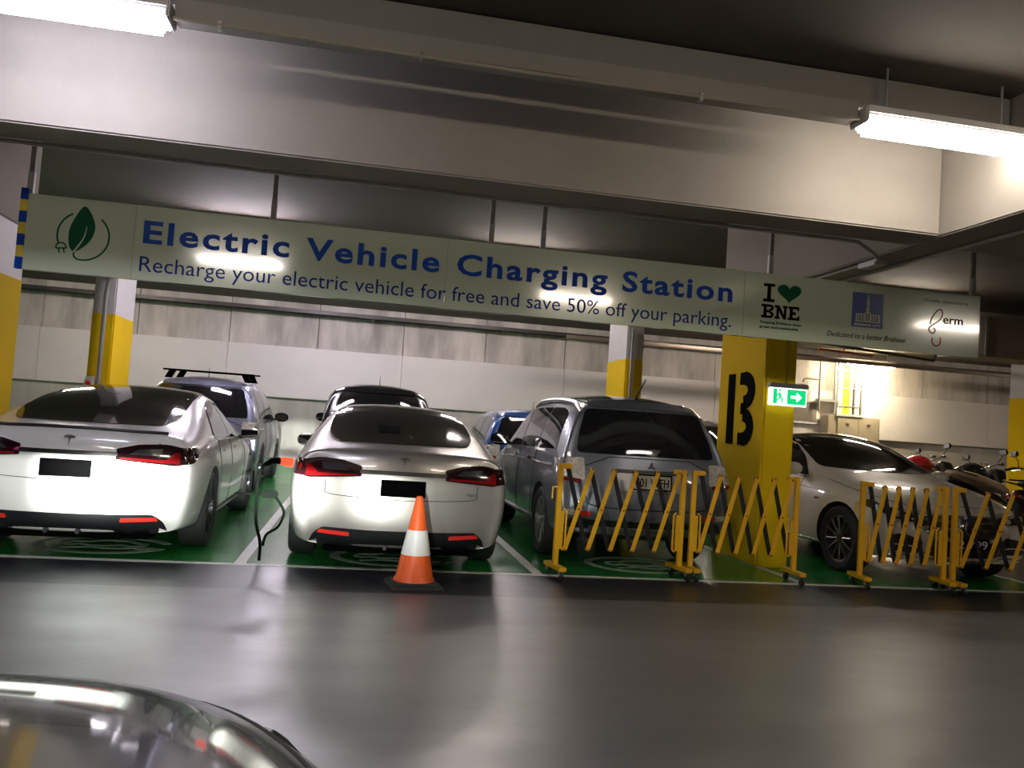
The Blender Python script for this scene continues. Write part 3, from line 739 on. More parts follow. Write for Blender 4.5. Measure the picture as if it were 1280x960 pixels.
def sideline(bvh, pts, L, m, parent, name, wd=.006, sides=('left', 'right'), off=.002, rnd=0):
    for v in sides: seam(name, bvh, v, [(a-L/2, b) for a, b in pts], wd, m, parent, off, rnd)
GAP = mat('panel_gap', (.01, .01, .01), .8)

LIFT = [(0, .05, .21, .76, .58, .86, .86, .855, 1.01, .80, 1.055),
        (.16, .04, .24, .89, .66, .945, .89, .935, 1.02, .86, 1.075),
        (.55, .02, .22, .93, .72, .99, .93, .965, 1.075, .83, 1.145),
        (1.0, 0, .2, .95, .74, .995, .95, .965, 1.215, .80, 1.27),
        (1.55, 0, .19, .95, .74, .985, .96, .95, 1.355, .73, 1.405),
        (2.1, 0, .18, .94, .72, .975, .955, .945, 1.425, .685, 1.475),
        (2.65, 0, .18, .94, .70, .975, .94, .945, 1.415, .67, 1.485),
        (3.15, 0, .18, .94, .70, .975, .93, .94, 1.29, .68, 1.41),
        (3.55, 0, .18, .94, .70, .975, .92, .94, 1.10, .75, 1.20),
        (3.9, 0, .19, .94, .70, .98, .89, .93, .96, .80, 1.03),
        (4.3, 0, .2, .92, .68, .96, .84, .90, .89, .72, .95),
        (4.75, 0, .22, .84, .60, .88, .74, .80, .78, .60, .84),
        (4.97, 0, .26, .66, .52, .72, .63, .66, .68, .48, .72)]
def t_emblem(parent, y, z, m, s=1., tilt=0.):
    mb = MB(); a = .045*s
    mb.poly([(-.9*a, .72*a), (-.5*a, .92*a), (0, 1.*a), (.5*a, .92*a), (.9*a, .72*a), (.82*a, .50*a), (.3*a, .62*a), (.22*a, .62*a), (0, -1.1*a), (-.22*a, .62*a), (-.3*a, .62*a), (-.82*a, .50*a)], .008, 'xz', -.008)
    return mb.build('boot_emblem', m, parent, (0, y, z), (tilt, 0, 0), sm=0)
def liftback(name, x, y, rz, label, P, rimm, spokes, spoiler, sticker, rwin, cap):
    L = 4.97; r = empty(name, (x, y, 0), rz); tag(r, label, 'car')
    me, bvh = car_shell(LIFT, L, [.10, .03, 0, .0, .0, .0], [.03, 0, 0, 0, .02, .05], .20, .30, (1.08, 4.04), .352, .975)
    me.materials[0] = P; link('body', me, None, r)
    h = L/2
    # one long sheet of dark glass: rear window, roof, windscreen
    patch('rear_window', bvh, 'rear', rwin, GLASSB, r, .006, .05, .10)
    patch('roof_panel', bvh, 'top', [(-.60, 1.50-h), (.60, 1.50-h), (.61, 3.02-h), (-.61, 3.02-h)], mat('dark_roof_glass', (.018, .015, .012), .07, spec=.7), r, .006, .08, .06)
    patch('windscreen', bvh, 'front', [(-.70, 1.04), (.70, 1.04), (.58, 1.37), (-.58, 1.37)], GLASS, r, .006, .06, .08)
    sidewins(bvh, [[(1.32, 1.03, .05), (1.52, .995), (2.0, .985), (2.32, .985), (2.32, 1.375), (2.05, 1.355), (1.62, 1.255, .1)],
                   [(2.36, .985), (3.38, .965), (3.55, .97, .02), (3.15, 1.22, .1), (2.8, 1.325), (2.36, 1.345)]], GLASS, r, L)
    sideline(bvh, [(1.27, 1.02), (1.5, .98), (2.3, .968), (3.3, .95), (3.62, .955)], L, CHROME, r, 'window_trim', .014, rnd=1)
    sideline(bvh, [(1.27, 1.02), (1.6, 1.25), (2.05, 1.352), (2.5, 1.365), (2.85, 1.345), (3.2, 1.23), (3.62, .955)], L, CHROME, r, 'window_trim', .012, rnd=1)
    sideline(bvh, [(1.50, .97), (1.46, .86), (1.52, .72), (1.56, .45), (1.66, .30)], L, GAP, r, 'door_seam', rnd=1)
    sideline(bvh, [(2.34, .96), (2.33, .6), (2.30, .30)], L, GAP, r, 'door_seam')
    sideline(bvh, [(3.42, .95), (3.42, .6), (3.38, .30)], L, GAP, r, 'door_seam')
    sideline(bvh, [(1.6, .29), (3.5, .29)], L, TRIM, r, 'sill_trim', .05, off=-.01)
    for v in ('left', 'right'):
        for s in (1.62, 2.48): patch('door_handle', bvh, v, [(s-h, .855), (s+.17-h, .855), (s+.17-h, .885), (s-h, .885)], CHROME, r, .008, .06, .012)
    # tail
    for sd in (-1, 1):
        tl = patch('tail_light', bvh, 'rear', [(sd*a, b)+c for a, b, c in ((.36, .828, (.01,)), (.36, .915, (.01,)), (.52, .955, (.04,)), (.72, .965, (.05,)), (.90, .93, (.05,)), (.945, .88, (.03,)), (.93, .815, (.02,)), (.80, .79, (.02,)))], SMOKE, r, .012, .04, lim=h-.5)
        patch('red_lens', bvh, 'rear', [(sd*a, b) for a, b in ((.385, .835), (.40, .848), (.72, .835), (.79, .90), (.83, .90), (.83, .805))], REDL, tl, .015, .04, .008)
        patch('inner_lens', bvh, 'rear', [(sd*a, b) for a, b in ((.45, .87), (.52, .915), (.70, .925), (.68, .87))], mat('lamp_inner', (.12, .12, .13), .15, .6, 1.), tl, .015, .04, .012)
        if sd: patch('rear_reflector', bvh, 'rear', [(sd*.42, .325), (sd*.70, .335), (sd*.68, .365), (sd*.43, .357)], REDR, r, .014, .05, .012)
        vv = 'right' if sd > 0 else 'left'
        patch('side_lens', bvh, vv, [(.20-h, .825), (.44-h, .90), (.40-h, .93), (.28-h, .945), (.20-h, .94)], SMOKE, tl, .012, .03, .02)
        seam('boot_seam', bvh, 'rear', [(sd*.667, .972), (sd*.66, .955)], .008, GAP, r, .002)
        seam('boot_seam', bvh, 'rear', [(sd*.66, .79), (sd*.655, .72), (sd*.60, .665), (.0, .645)], .006, GAP, r, .001, 1)
    patch('chrome_bar', bvh, 'rear', [(-.37, .852), (.37, .852), (.37, .886), (-.37, .886)], CHROME, r, .018, .05, .012)
    patch('lower_diffuser', bvh, 'rear', [(-.78, .22), (-.74, .32), (-.66, .385), (.66, .385), (.74, .32), (.78, .22), (.5, .20), (-.5, .20)], mat('diffuser_black', (.010, .011, .012), .35), r, .008, .05, .03, h-.5)
    for sd in (-1, 1): MB().b2((sd*.12-.015, -.02, -.02), (sd*.12+.015, .05, .02), .004).build('diffuser_fin', TRIM, r, (0, .05-h, .24))
    hit = bvh.ray_cast(Vector((0, -9, .78)), Vector((0, 1, 0)))[0]
    plate(r, hit.y-.012, .745, None, BLK, BLK, .385, .14)
    hit = bvh.ray_cast(Vector((0, -9, .97)), Vector((0, 1, 0))); t_emblem(r, hit[0].y-.004, .965, ALLOY, 1., -.15)
    if spoiler: seam('lip_spoiler', bvh, 'top', [(-.70, .27-h), (-.45, .17-h), (0, .13-h), (.45, .17-h), (.70, .27-h)], .04, TRIM, r, .004, 1)
    if sticker:
        hit = bvh.ray_cast(Vector((-.10, -9, 1.205)), Vector((0, 1, 0)))
        patch('window_sticker', bvh, 'rear', [(-.225, 1.19), (-.02, 1.185), (-.02, 1.25), (-.225, 1.255)], BLK, r, .009, .04, .004)
    for k, (s, xx) in enumerate(((1.08, .86), (4.04, .86))):
        for sd in (-1, 1): wheel(r, sd*xx, s-h, .352, sd, rimm, spokes, .245, True)
    for sd in (-1, 1): mirror(r, sd*.90, 3.28-h, 1.0, sd, cap)
    mb = MB(); mb.b2((-.55, 1.5-h, .14), (.55, L-1.4-h, .22)); mb.b2((-.64, .16-h, .175), (.64, 1.45-h, .232), .01); mb.b2((-.45, .10-h, .18), (.45, .3-h, .23), .01); mb.build('underbody', BLK, r)
    return r, bvh, h
W1 = [(-.60, 1.105), (.60, 1.105), (.68, 1.17, .04), (.665, 1.30, .04), (.61, 1.425, .03), (-.61, 1.425, .03), (-.665, 1.30, .04), (-.68, 1.17, .04)]
carA, bvhA, hA = liftback('electric_car', -2.235, 7.08+2.485-.04, radians(.5), 'white electric liftback car with black roof and slim black lip spoiler', P_white, DALLOY, 5, True, False, W1, P_white)
carB, bvhB, hB = liftback('electric_car', .44, 6.86+2.485, radians(0), 'silver electric liftback car plugged in on a charging cable behind the traffic cone', P_silver, ALLOY, 5, False, True, W1, P_silver)
carB.scale = (.955, 1, .97); carA.scale = (.975, 1, .985); carB.location.x = .415
patch('pink_sticker', bvhA, 'rear', [(-.40, .86), (-.37, .86), (-.35, .885), (-.38, .885)], mat('pink', (.6, .05, .2), .4), carA, .022, .03, 0)
me = text_fit('boot_lettering', '75D', .55, .66, .70, .024, 0, DALLOY, carB); me.rotation_euler = (0, 0, .0); me.location = (0, bvhB.ray_cast(Vector((.57, -9, .71)), Vector((0, 1, 0)))[0].y-.005, 0)
me = text_fit('boot_lettering', 'DUAL', -.62, -.45, .70, .022, 0, ALLOY, carA); me.location = (0, bvhA.ray_cast(Vector((-.53, -9, .71)), Vector((0, 1, 0)))[0].y-.004, 0)

SUV = [(0, .30, .36, .76, .60, .86, 1.00, .86, 1.48, .66, 1.58),
       (.14, .28, .32, .86, .66, .925, 1.02, .90, 1.52, .70, 1.625),
       (.45, .14, .28, .89, .72, .935, 1.03, .915, 1.555, .715, 1.665),
       (.95, 0, .26, .90, .74, .935, 1.03, .92, 1.58, .725, 1.695),
       (1.6, 0, .25, .90, .74, .925, 1.02, .915, 1.60, .73, 1.715),
       (2.3, 0, .25, .90, .72, .925, 1.01, .915, 1.585, .73, 1.71),
       (2.8, 0, .25, .90, .72, .925, 1.0, .91, 1.50, .735, 1.64),
       (3.2, 0, .25, .90, .72, .925, .99, .91, 1.28, .76, 1.41),
       (3.5, 0, .25, .90, .72, .925, .97, .90, 1.08, .80, 1.15),
       (3.75, 0, .26, .90, .72, .93, .95, .89, .99, .80, 1.06),
       (4.2, 0, .28, .88, .70, .915, .89, .86, .93, .76, .99),
       (4.5, 0, .30, .80, .62, .86, .80, .81, .85, .68, .90),
       (4.66, 0, .32, .68, .54, .76, .70, .72, .75, .56, .79)]
def scale_table(T, sx, sy, sz, z0=.0):
    return [(s*sy, d*sy, zb, wr*sx, zs*sz, ws*sx, zB*sz, wB*sx, zC*sz, wC*sx, zT*sz) for (s, d, zb, wr, zs, ws, zB, wB, zC, wC, zT) in T]
def suv(name, x, y, rz, label, P, sx=1., sy=1., sz=1., box=1., details='suv', rimm=ALLOY, txt=None, mcap=BLK, rack=False, rails=None, lens=CLEAR, glass=GLASS):
    L = 4.66*sy; r = empty(name, (x, y+L/2, 0), rz); tag(r, label, 'car'); T = [(*t[:9], t[9]*box, t[10]) for t in scale_table(SUV, sx, sy, sz)]; h = L/2; wr = .35
    me, bvh = car_shell(T, L, [.12, .04, .0, .0, .05, .0], [.04, 0, 0, 0, .03, .05], .16, .26, (.97*sy, 3.64*sy), wr, .925*sx)
    me.materials[0] = P; link('body', me, None, r)
    X = lambda a: a*sx
    Z = lambda a: a*sz
    patch('rear_window', bvh, 'rear', [(X(-.74), Z(1.09)), (X(.74), Z(1.09)), (X(.71), Z(1.25)), (X(.62), Z(1.52)), (X(-.62), Z(1.52)), (X(-.71), Z(1.25))], glass, r, .008, .05, .05)
    patch('rear_spoiler', bvh, 'rear', [(X(-.60), Z(1.535)), (X(.60), Z(1.535)), (X(.55), Z(1.60)), (X(-.55), Z(1.60))], P, r, .022, .05, .03)
    patch('roof_panel', bvh, 'top', [(X(-.60), .50*sy-h), (X(.60), .50*sy-h), (X(.62), 2.55*sy-h), (X(-.62), 2.55*sy-h)], P if details != 'suv' else mat('dark_roof_paint', (.07, .065, .06), .2, .3, 1.), r, .004, .09, .06)
    patch('windscreen', bvh, 'front', [(X(-.74), Z(1.10)), (X(.74), Z(1.10)), (X(.62), Z(1.52)), (X(-.62), Z(1.52))], glass, r, .006, .06, .06)
    S = lambda a: a*sy
    sidewins(bvh, [[(S(.52), Z(1.10), .06), (S(1.35), Z(1.085)), (S(1.35), Z(1.53)), (S(.95), Z(1.525)), (S(.66), Z(1.48), .08)],
                   [(S(1.39), Z(1.085)), (S(2.22), Z(1.075)), (S(2.22), Z(1.53)), (S(1.39), Z(1.53))],
                   [(S(2.28), Z(1.075)), (S(3.25), Z(1.06), .02), (S(2.98), Z(1.30), .1), (S(2.72), Z(1.47)), (S(2.28), Z(1.53))]], glass, r, L)
    sideline(bvh, [(S(1.37), Z(1.06)), (S(1.34), Z(.8)), (S(1.42), Z(.5)), (S(1.5), .34)], L, GAP, r, 'door_seam')
    sideline(bvh, [(S(2.25), Z(1.06)), (S(2.25), Z(.7)), (S(2.22), .34)], L, GAP, r, 'door_seam')
    sideline(bvh, [(S(3.3), Z(1.05)), (S(3.3), Z(.7)), (S(3.22), .34)], L, GAP, r, 'door_seam')
    sideline(bvh, [(S(.5), Z(.93)), (S(1.5), Z(.945)), (S(2.8), Z(.93)), (S(3.8), Z(.88))], L, P, r, 'body_crease', .022, off=-.004)
    sideline(bvh, [(S(1.45), .32), (S(3.2), .32)], L, TRIM, r, 'sill_trim', .07, off=-.015)
    for v in ('left', 'right'):
        for s in (1.5, 2.42): patch('door_handle', bvh, v, [(S(s)-h, Z(.94)), (S(s)+.17-h, Z(.94)), (S(s)+.17-h, Z(.975)), (S(s)-h, Z(.975))], CHROME if details == 'suv' else P, r, .02, .06, .012)
    for sd in (-1, 1):
        v = 'right' if sd > 0 else 'left'
        tl = patch('tail_light', bvh, 'rear', [(sd*X(.665), Z(.83)), (sd*X(.67), Z(1.04)), (sd*X(.90), Z(1.03)), (sd*X(.915), Z(.87))], lens, r, .014, .04, .02, h-.4)
        patch('side_lens', bvh, v, [(.19-h, Z(.86)), (.30-h, Z(.88)), (.50-h, Z(1.02)), (.20-h, Z(1.035))], lens, tl, .014, .04, .02)
        patch('red_lens', bvh, 'rear', [(sd*X(.70), Z(.80)), (sd*X(.70), Z(.84)), (sd*X(.90), Z(.85)), (sd*X(.89), Z(.82))], REDL, tl, .018, .04, .01)
        patch('rear_reflector', bvh, 'rear', [(sd*X(.60), .50), (sd*X(.60), .545), (sd*X(.735), .545), (sd*X(.735), .50)], REDR, r, .012, .04, .006)
        patch('reflector_surround', bvh, 'rear', [(sd*X(.745), .50), (sd*X(.745), .55), (sd*X(.86), .555), (sd*X(.86), .505)], CLEAR, r, .010, .04, .006)
    patch('tailgate', bvh, 'rear', [(X(-.65), .66), (X(-.65), Z(1.02)), (X(-.45), Z(1.065)), (X(.45), Z(1.065)), (X(.65), Z(1.02)), (X(.65), .66), (X(.55), .60), (X(-.55), .60)], P, r, .006, .05, .05)
    seam('tailgate_seam', bvh, 'rear', [(X(-.66), .80), (X(-.655), .68), (X(-.56), .60), (0, .585), (X(.56), .60), (X(.655), .68), (X(.66), .80)], .01, GAP, r, .004, 1)
    seam('tailgate_seam', bvh, 'rear', [(X(-.66), Z(.97)), (X(-.42), Z(1.065)), (X(.42), Z(1.065)), (X(.66), Z(.97))], .01, GAP, r, .006)
    patch('plate_recess', bvh, 'rear', [(X(-.38), Z(.76)), (X(-.36), Z(.93)), (X(.36), Z(.93)), (X(.38), Z(.76))], mat('recess_silver', (.36, .355, .35), .35, .4), r, .010, .05, .05)
    patch('plate_recess_lip', bvh, 'rear', [(X(-.40), Z(.925)), (X(-.38), Z(.955)), (X(.38), Z(.955)), (X(.40), Z(.925))], TRIM, r, .026, .05, .01)
    patch('rear_bumper_trim', bvh, 'rear', [(X(-.84), .38), (X(-.80), .47), (X(.80), .47), (X(.84), .38)], TRIM, r, .010, .05, .02)
    patch('skid_plate', bvh, 'rear', [(X(-.55), .34), (X(-.60), .41), (X(.60), .41), (X(.55), .34)], mat('skid_silver', (.4, .39, .37), .3, .7), r, .018, .05, .02)
    y0 = bvh.ray_cast(Vector((0, -9, Z(.85))), Vector((0, 1, 0)))[0].y
    plate(r, y0-.028, Z(.85), txt, mat('plate_cream', (.55, .52, .38), .4), BLK, .372, .134, frame=BLK)
    y0 = bvh.ray_cast(Vector((0, -9, Z(1.0))), Vector((0, 1, 0)))[0].y
    mb = MB()
    for a in (90, 210, 330):
        c, s_ = cos(radians(a)), sin(radians(a)); mb.poly([(0, 0), (.018*c-.013*s_, .018*s_+.013*c), (.042*c, .042*s_), (.018*c+.013*s_, .018*s_-.013*c)], .006, 'xz', -.006)
    if details == 'suv': mb.build('tailgate_emblem', CHROME, r, (0, y0-.014, Z(1.0)), sm=0)
    else: mb.bm.free()
    for s in (.97*sy, 3.64*sy):
        for sd in (-1, 1): wheel(r, sd*(.925*sx-.125), s-h, wr, sd, rimm, 7, .235, True)
    for sd in (-1, 1): mirror(r, sd*X(.86), S(3.12)-h, Z(1.12), sd, mcap, 1.1)
    MB().b2((-.55, .5-h, .24), (.55, L-.7-h, .30)).build('underbody', TRIM, r)
    top = bvh.ray_cast(Vector((0, S(.62)-h, 9)), Vector((0, 0, -1)))[0].z
    MB().tube([(0, S(.62)-h, top-.01), (0, S(.62)-h-.015, top+.03), (0.05 if details == 'suv' else 0, S(.62)-h-.12, top+.20)] if details == 'suv' else [(0, S(.9)-h, top), (0, S(.9)-h, top+.17)], [.022, .012, .005] if details == 'suv' else [.008, .004], 8).build('antenna', TRIM, r)
    if rails:
        for sd in (-1, 1):
            P3 = []
            for k in range(9):
                s = S(.42)+(S(2.5)-S(.42))*k/8; hz_ = bvh.ray_cast(Vector((sd*X(.66), s-h, 9)), Vector((0, 0, -1)))[0].z
                P3.append((sd*X(.66), s-h, hz_+(.0 if k in (0, 8) else .035)))
            MB().tube(P3, .022, 8).build('roof_rail', rails, r)
    if rack:
        for s in (.9, 1.75):
            zz = bvh.ray_cast(Vector((0, S(s)-h, 9)), Vector((0, 0, -1)))[0].z+.08
            o = MB().b2((-.70, -.03, -.014), (.70, .03, .014), .01).build('roof_bar', BLK, r, (0, S(s)-h, zz))
            for sd in (-1, 1):
                MB().poly([(sd*.50, -.01), (sd*.60, -.01), (sd*.66, -.13), (sd*.56, -.13)], .07, 'xz', -.035).build('bar_foot', BLK, o)
    return r, bvh, h
outl, bO, hO = suv('sport_utility_car', 2.795, 7.50, 0, 'blue-grey sport utility car with roof rails behind the yellow barrier', P_grey, .945, txt='S01 WFH', rails=mat('satin_rail', (.5, .47, .43), .3, .8), rimm=SALLOY)
suv('sport_utility_car', -2.37, 13.0, 0, 'pale blue silver car with black roof bars beyond the white car', P_lilac, .98, .96, 1.03, 1.04, 'plain', DALLOY, rack=True)
suv('people_mover_car', .33, 13.2, 0, 'glossy black car with one side mirror showing, parked beyond the silver car', P_black, .98, 1.0, 1.08, 1.15, 'plain', DALLOY, lens=SMOKE)
suv('hatchback_car', 2.93, 13.0, 0, 'bright blue hatchback between the silver car and the grey car, second row', P_blue, .96, .88, .935, 1.04, 'plain', ALLOY)
suv('hatchback_car', 5.62, 13.0, 0, 'white car in the second row glimpsed between the grey car and the yellow column', paint('plain_white_paint', (.6, .58, .55)), .97, .92, .99, 1.0, 'plain', ALLOY)

# sedans seen from the front
SED = [(0, .05, .30, .76, .60, .84, .88, .82, .98, .72, 1.03),
       (.2, .03, .25, .87, .68, .91, .92, .885, 1.02, .76, 1.08),
       (.7, 0, .23, .90, .72, .93, .94, .90, 1.05, .76, 1.13),
       (1.15, 0, .22, .91, .73, .93, .945, .90, 1.19, .71, 1.28),
       (1.6, 0, .22, .91, .73, .925, .94, .90, 1.34, .645, 1.42),
       (2.2, 0, .22, .91, .72, .925, .935, .90, 1.405, .62, 1.49),
       (2.7, 0, .22, .91, .72, .925, .93, .895, 1.37, .63, 1.475),
       (3.1, 0, .22, .91, .72, .925, .92, .89, 1.22, .68, 1.34),
       (3.45, 0, .22, .91, .72, .925, .91, .885, 1.05, .75, 1.13),
       (3.75, 0, .22, .91, .72, .93, .89, .88, .97, .78, 1.04),
       (4.2, 0, .23, .89, .70, .915, .85, .86, .92, .70, .985),
       (4.6, 0, .24, .82, .62, .86, .77, .79, .85, .62, .90),
       (4.86, 0, .24, .76, .56, .79, .68, .72, .75, .56, .80),
       (4.94, 0, .26, .62, .52, .68, .60, .64, .66, .50, .70)]
def star(mb, R_, th):
    for a in (90, 210, 330):
        c, s_ = cos(radians(a)), sin(radians(a)); mb.poly([(R_*c, R_*s_), (-.12*R_*s_-.05*R_*c, .12*R_*c-.05*R_*s_), (.12*R_*s_-.05*R_*c, -.12*R_*c-.05*R_*s_)], th, 'xz', 0)
    mb.lathe([(R_, 0), (R_*1.12, 0), (R_*1.12, th), (R_, th)], 'y', 32, closed=True)
def sedan(name, x, y, rz, label, P, plate_txt=None, face=True, capm=None, shift=0., sz=1., glass=GLASSB):
    L = 4.94; r = empty(name, (x, y, 0), rz); tag(r, label, 'car'); h = L/2
    T = scale_table(SED, 1, 1, sz); Z = lambda a: a*sz
    me, bvh = car_shell(T, L, [.10, .03, 0, 0, .02, .03], [.03, 0, .0, 0, .02, .05], .22, .30, (1.12, 4.08), .345, .925)
    me.materials[0] = P; link('body', me, None, r)
    patch('rear_window', bvh, 'rear', [(-.62, Z(1.16)), (.62, Z(1.16)), (.52, Z(1.38)), (-.52, Z(1.38))], glass, r, .006, .05, .06)
    patch('roof_panel', bvh, 'top', [(-.55, 1.75-h), (.55, 1.75-h), (.56, 2.78-h), (-.56, 2.78-h)], mat('dark_roof_glass', (.018, .015, .012), .07, spec=.7), r, .005, .09, .05)
    patch('windscreen', bvh, 'front', [(-.72, Z(1.075)), (0, Z(1.06)), (.72, Z(1.075)), (.655, Z(1.25), .1), (.56, Z(1.415)), (-.56, Z(1.415)), (-.655, Z(1.25), .1)], glass, r, .007, .05, .05)
    sidewins(bvh, [[(1.05, Z(1.04), .04), (1.5, Z(.99)), (2.15, Z(.985)), (2.15, Z(1.36)), (1.8, Z(1.345)), (1.4, Z(1.23), .1)],
                   [(2.20, Z(.985)), (3.35, Z(.965), .02), (3.05, Z(1.17), .1), (2.7, Z(1.32)), (2.20, Z(1.36))]], glass, r, L)
    sideline(bvh, [(1.0, Z(1.03)), (1.5, Z(.975)), (2.2, Z(.965)), (3.42, Z(.945))], L, CHROME, r, 'window_trim', .012, rnd=1)
    for pts in ([(1.25, Z(.95)), (1.32, Z(.7)), (1.6, .30)], [(2.18, Z(.95)), (2.17, Z(.6)), (2.12, .30)], [(3.28, Z(.94)), (3.3, Z(.6)), (3.25, .30)]):
        sideline(bvh, pts, L, GAP, r, 'door_seam')
    sideline(bvh, [(1.1, Z(.86)), (2.2, Z(.87)), (3.4, Z(.84)), (4.1, Z(.79))], L, P, r, 'body_crease', .02, off=-.004)
    sideline(bvh, [(1.55, .27), (3.6, .27)], L, CHROME, r, 'sill_trim', .014, off=.0)
    for v in ('left', 'right'):
        for s in (1.42, 2.36): patch('door_handle', bvh, v, [(s-h, Z(.86)), (s+.19-h, Z(.86)), (s+.19-h, Z(.89)), (s-h, Z(.89))], P, r, .022, .06, .012)
        patch('side_badge', bvh, v, [(3.62-h, Z(.72)), (3.70-h, Z(.72)), (3.70-h, Z(.745)), (3.62-h, Z(.745))], TRIM, r, .006, .05, .005)
    G = mat('grille_black', (.012, .012, .012), .3, coat=.5)
    if face:
        for sd in (-1, 1):
            hl = patch('headlight', bvh, 'front', [(sd*a, Z(b)) for a, b in ((.42, .635), (.50, .61), (.74, .655), (.84, .72), (.80, .755), (.66, .745), (.50, .695))], mat('headlight_glass', (.03, .03, .032), .05, .3, 1.), r, .012, .03, .02, 1.72)
            v = 'right' if sd > 0 else 'left'
            for q, (cx, cz) in enumerate(((.60, .672), (.70, .697))):
                hy = bvh.ray_cast(Vector((sd*cx, 9, Z(cz))), Vector((0, -1, 0)))[0].y
                MB().lathe([(.0, .018), (.02, .018), (.034, .010), (.036, -.01)], 'y', 18).build('lamp_lens', CLEAR, hl, (sd*cx, hy+.008, Z(cz)))
            patch('side_lens', bvh, v, [(4.34-h, Z(.75)), (4.58-h, Z(.70)), (4.60-h, Z(.755)), (4.44-h, Z(.80))], mat('headlight_glass', (.03, .03, .032), .05, .3, 1.), hl, .010, .04, .02)
            patch('brow_light', bvh, 'front', [(sd*a, Z(b)) for a, b in ((.52, .695), (.66, .742), (.79, .755), (.78, .743), (.66, .730), (.53, .685))], CLEAR, hl, .018, .03, .004, 1.72)
            patch('air_intake', bvh, 'front', [(sd*a, b) for a, b in ((.46, .31), (.44, .44), (.58, .50), (.78, .47), (.74, .33))], G, r, .008, .04, .03)
            patch('intake_blade', bvh, 'front', [(sd*a, b) for a, b in ((.46, .375), (.46, .388), (.76, .40), (.76, .388))], P, r, .016, .04, .004)
        patch('grille', bvh, 'front', [(-.42, Z(.52)), (-.47, Z(.62)), (-.38, Z(.70)), (.38, Z(.70)), (.47, Z(.62)), (.42, Z(.52)), (.36, Z(.50)), (-.36, Z(.50))], G, r, .010, .04, .03)
        for zz in (.575, .645):
            for a, b in ((-.43, -.12), (.12, .43)): patch('grille_bar', bvh, 'front', [(a, Z(zz)-.010), (b, Z(zz)-.010), (b, Z(zz)+.010), (a, Z(zz)+.010)], mat('satin_bar', (.20, .19, .18), .3, .8), r, .024, .05, .004)
        seam('grille_surround', bvh, 'front', [(-.36, Z(.50)), (-.47, Z(.60)), (-.38, Z(.70)), (0, Z(.712)), (.38, Z(.70)), (.47, Z(.60)), (.36, Z(.50)), (-.36, Z(.50))], .014, CHROME, r, .010)
        patch('lower_grille', bvh, 'front', [(-.42, .31), (-.40, .46), (.40, .46), (.42, .31)], G, r, .008, .05, .02)
        seam('bumper_trim', bvh, 'front', [(-.78, .29), (-.5, .275), (.5, .275), (.78, .29)], .022, CHROME, r, .006)
        hy = bvh.ray_cast(Vector((0, 9, Z(.61))), Vector((0, -1, 0)))[0].y
        mb = MB(); star(mb, .085, .012); mb.build('grille_emblem', mat('dull_chrome', (.4, .39, .37), .2, 1.), r, (0, hy+.02, Z(.61)), sm=30)
        hy = bvh.ray_cast(Vector((0, 9, .42)), Vector((0, -1, 0)))[0].y
        plate(r, hy+.022, .445, plate_txt, BLK, mat('plate_white', (.6, .6, .6), .4), .372, .12, rear=False)
    seam('bonnet_seam', bvh, 'top', [(-.80, 3.70-h), (-.78, 4.2-h), (-.66, 4.62-h), (-.36, 4.80-h), (.36, 4.80-h), (.66, 4.62-h), (.78, 4.2-h), (.80, 3.70-h)], .007, GAP, r, .0, 1)
    for sd in (): seam('bonnet_crease', bvh, 'top', [(sd*1.25, 3.8-h), (sd, 4.72-h)], .03, P, r, -.010)
    for s in (1.12, 4.08):
        for sd in (-1, 1): wheel(r, sd*.80, s-h, .345, sd, mat('merc_rim', (.16, .15, .145), .35, .85), 12, .235, False, .25)
    for sd in (-1, 1): mirror(r, sd*.84, 3.22-h, Z(1.03), sd, capm or P, 1.)
    for sd in (-1, 1): patch('tail_light', bvh, 'rear', [(sd*.42, .80), (sd*.44, .90), (sd*.86, .88), (sd*.86, .80)], REDL, r, .012, .05, .02)
    MB().b2((-.55, .5-h, .2), (.55, L-.7-h, .27)).build('underbody', TRIM, r)
    return r, bvh, h
MA = radians(-.5)        # heading: nose towards the aisle, turned slightly left
fx, fy = -sin(MA), -cos(MA)
ax, ay = 6.01, 8.08         # front axle centre
merc, bM, hM = sedan('saloon_car', ax-fx*(4.08-2.47), ay-fy*(4.08-2.47), pi-MA, 'cream white saloon car facing out behind the right-hand barrier', P_merc, '2 799')

FX, FY, FR, FS = -.96, 1.70, 11, 1.0
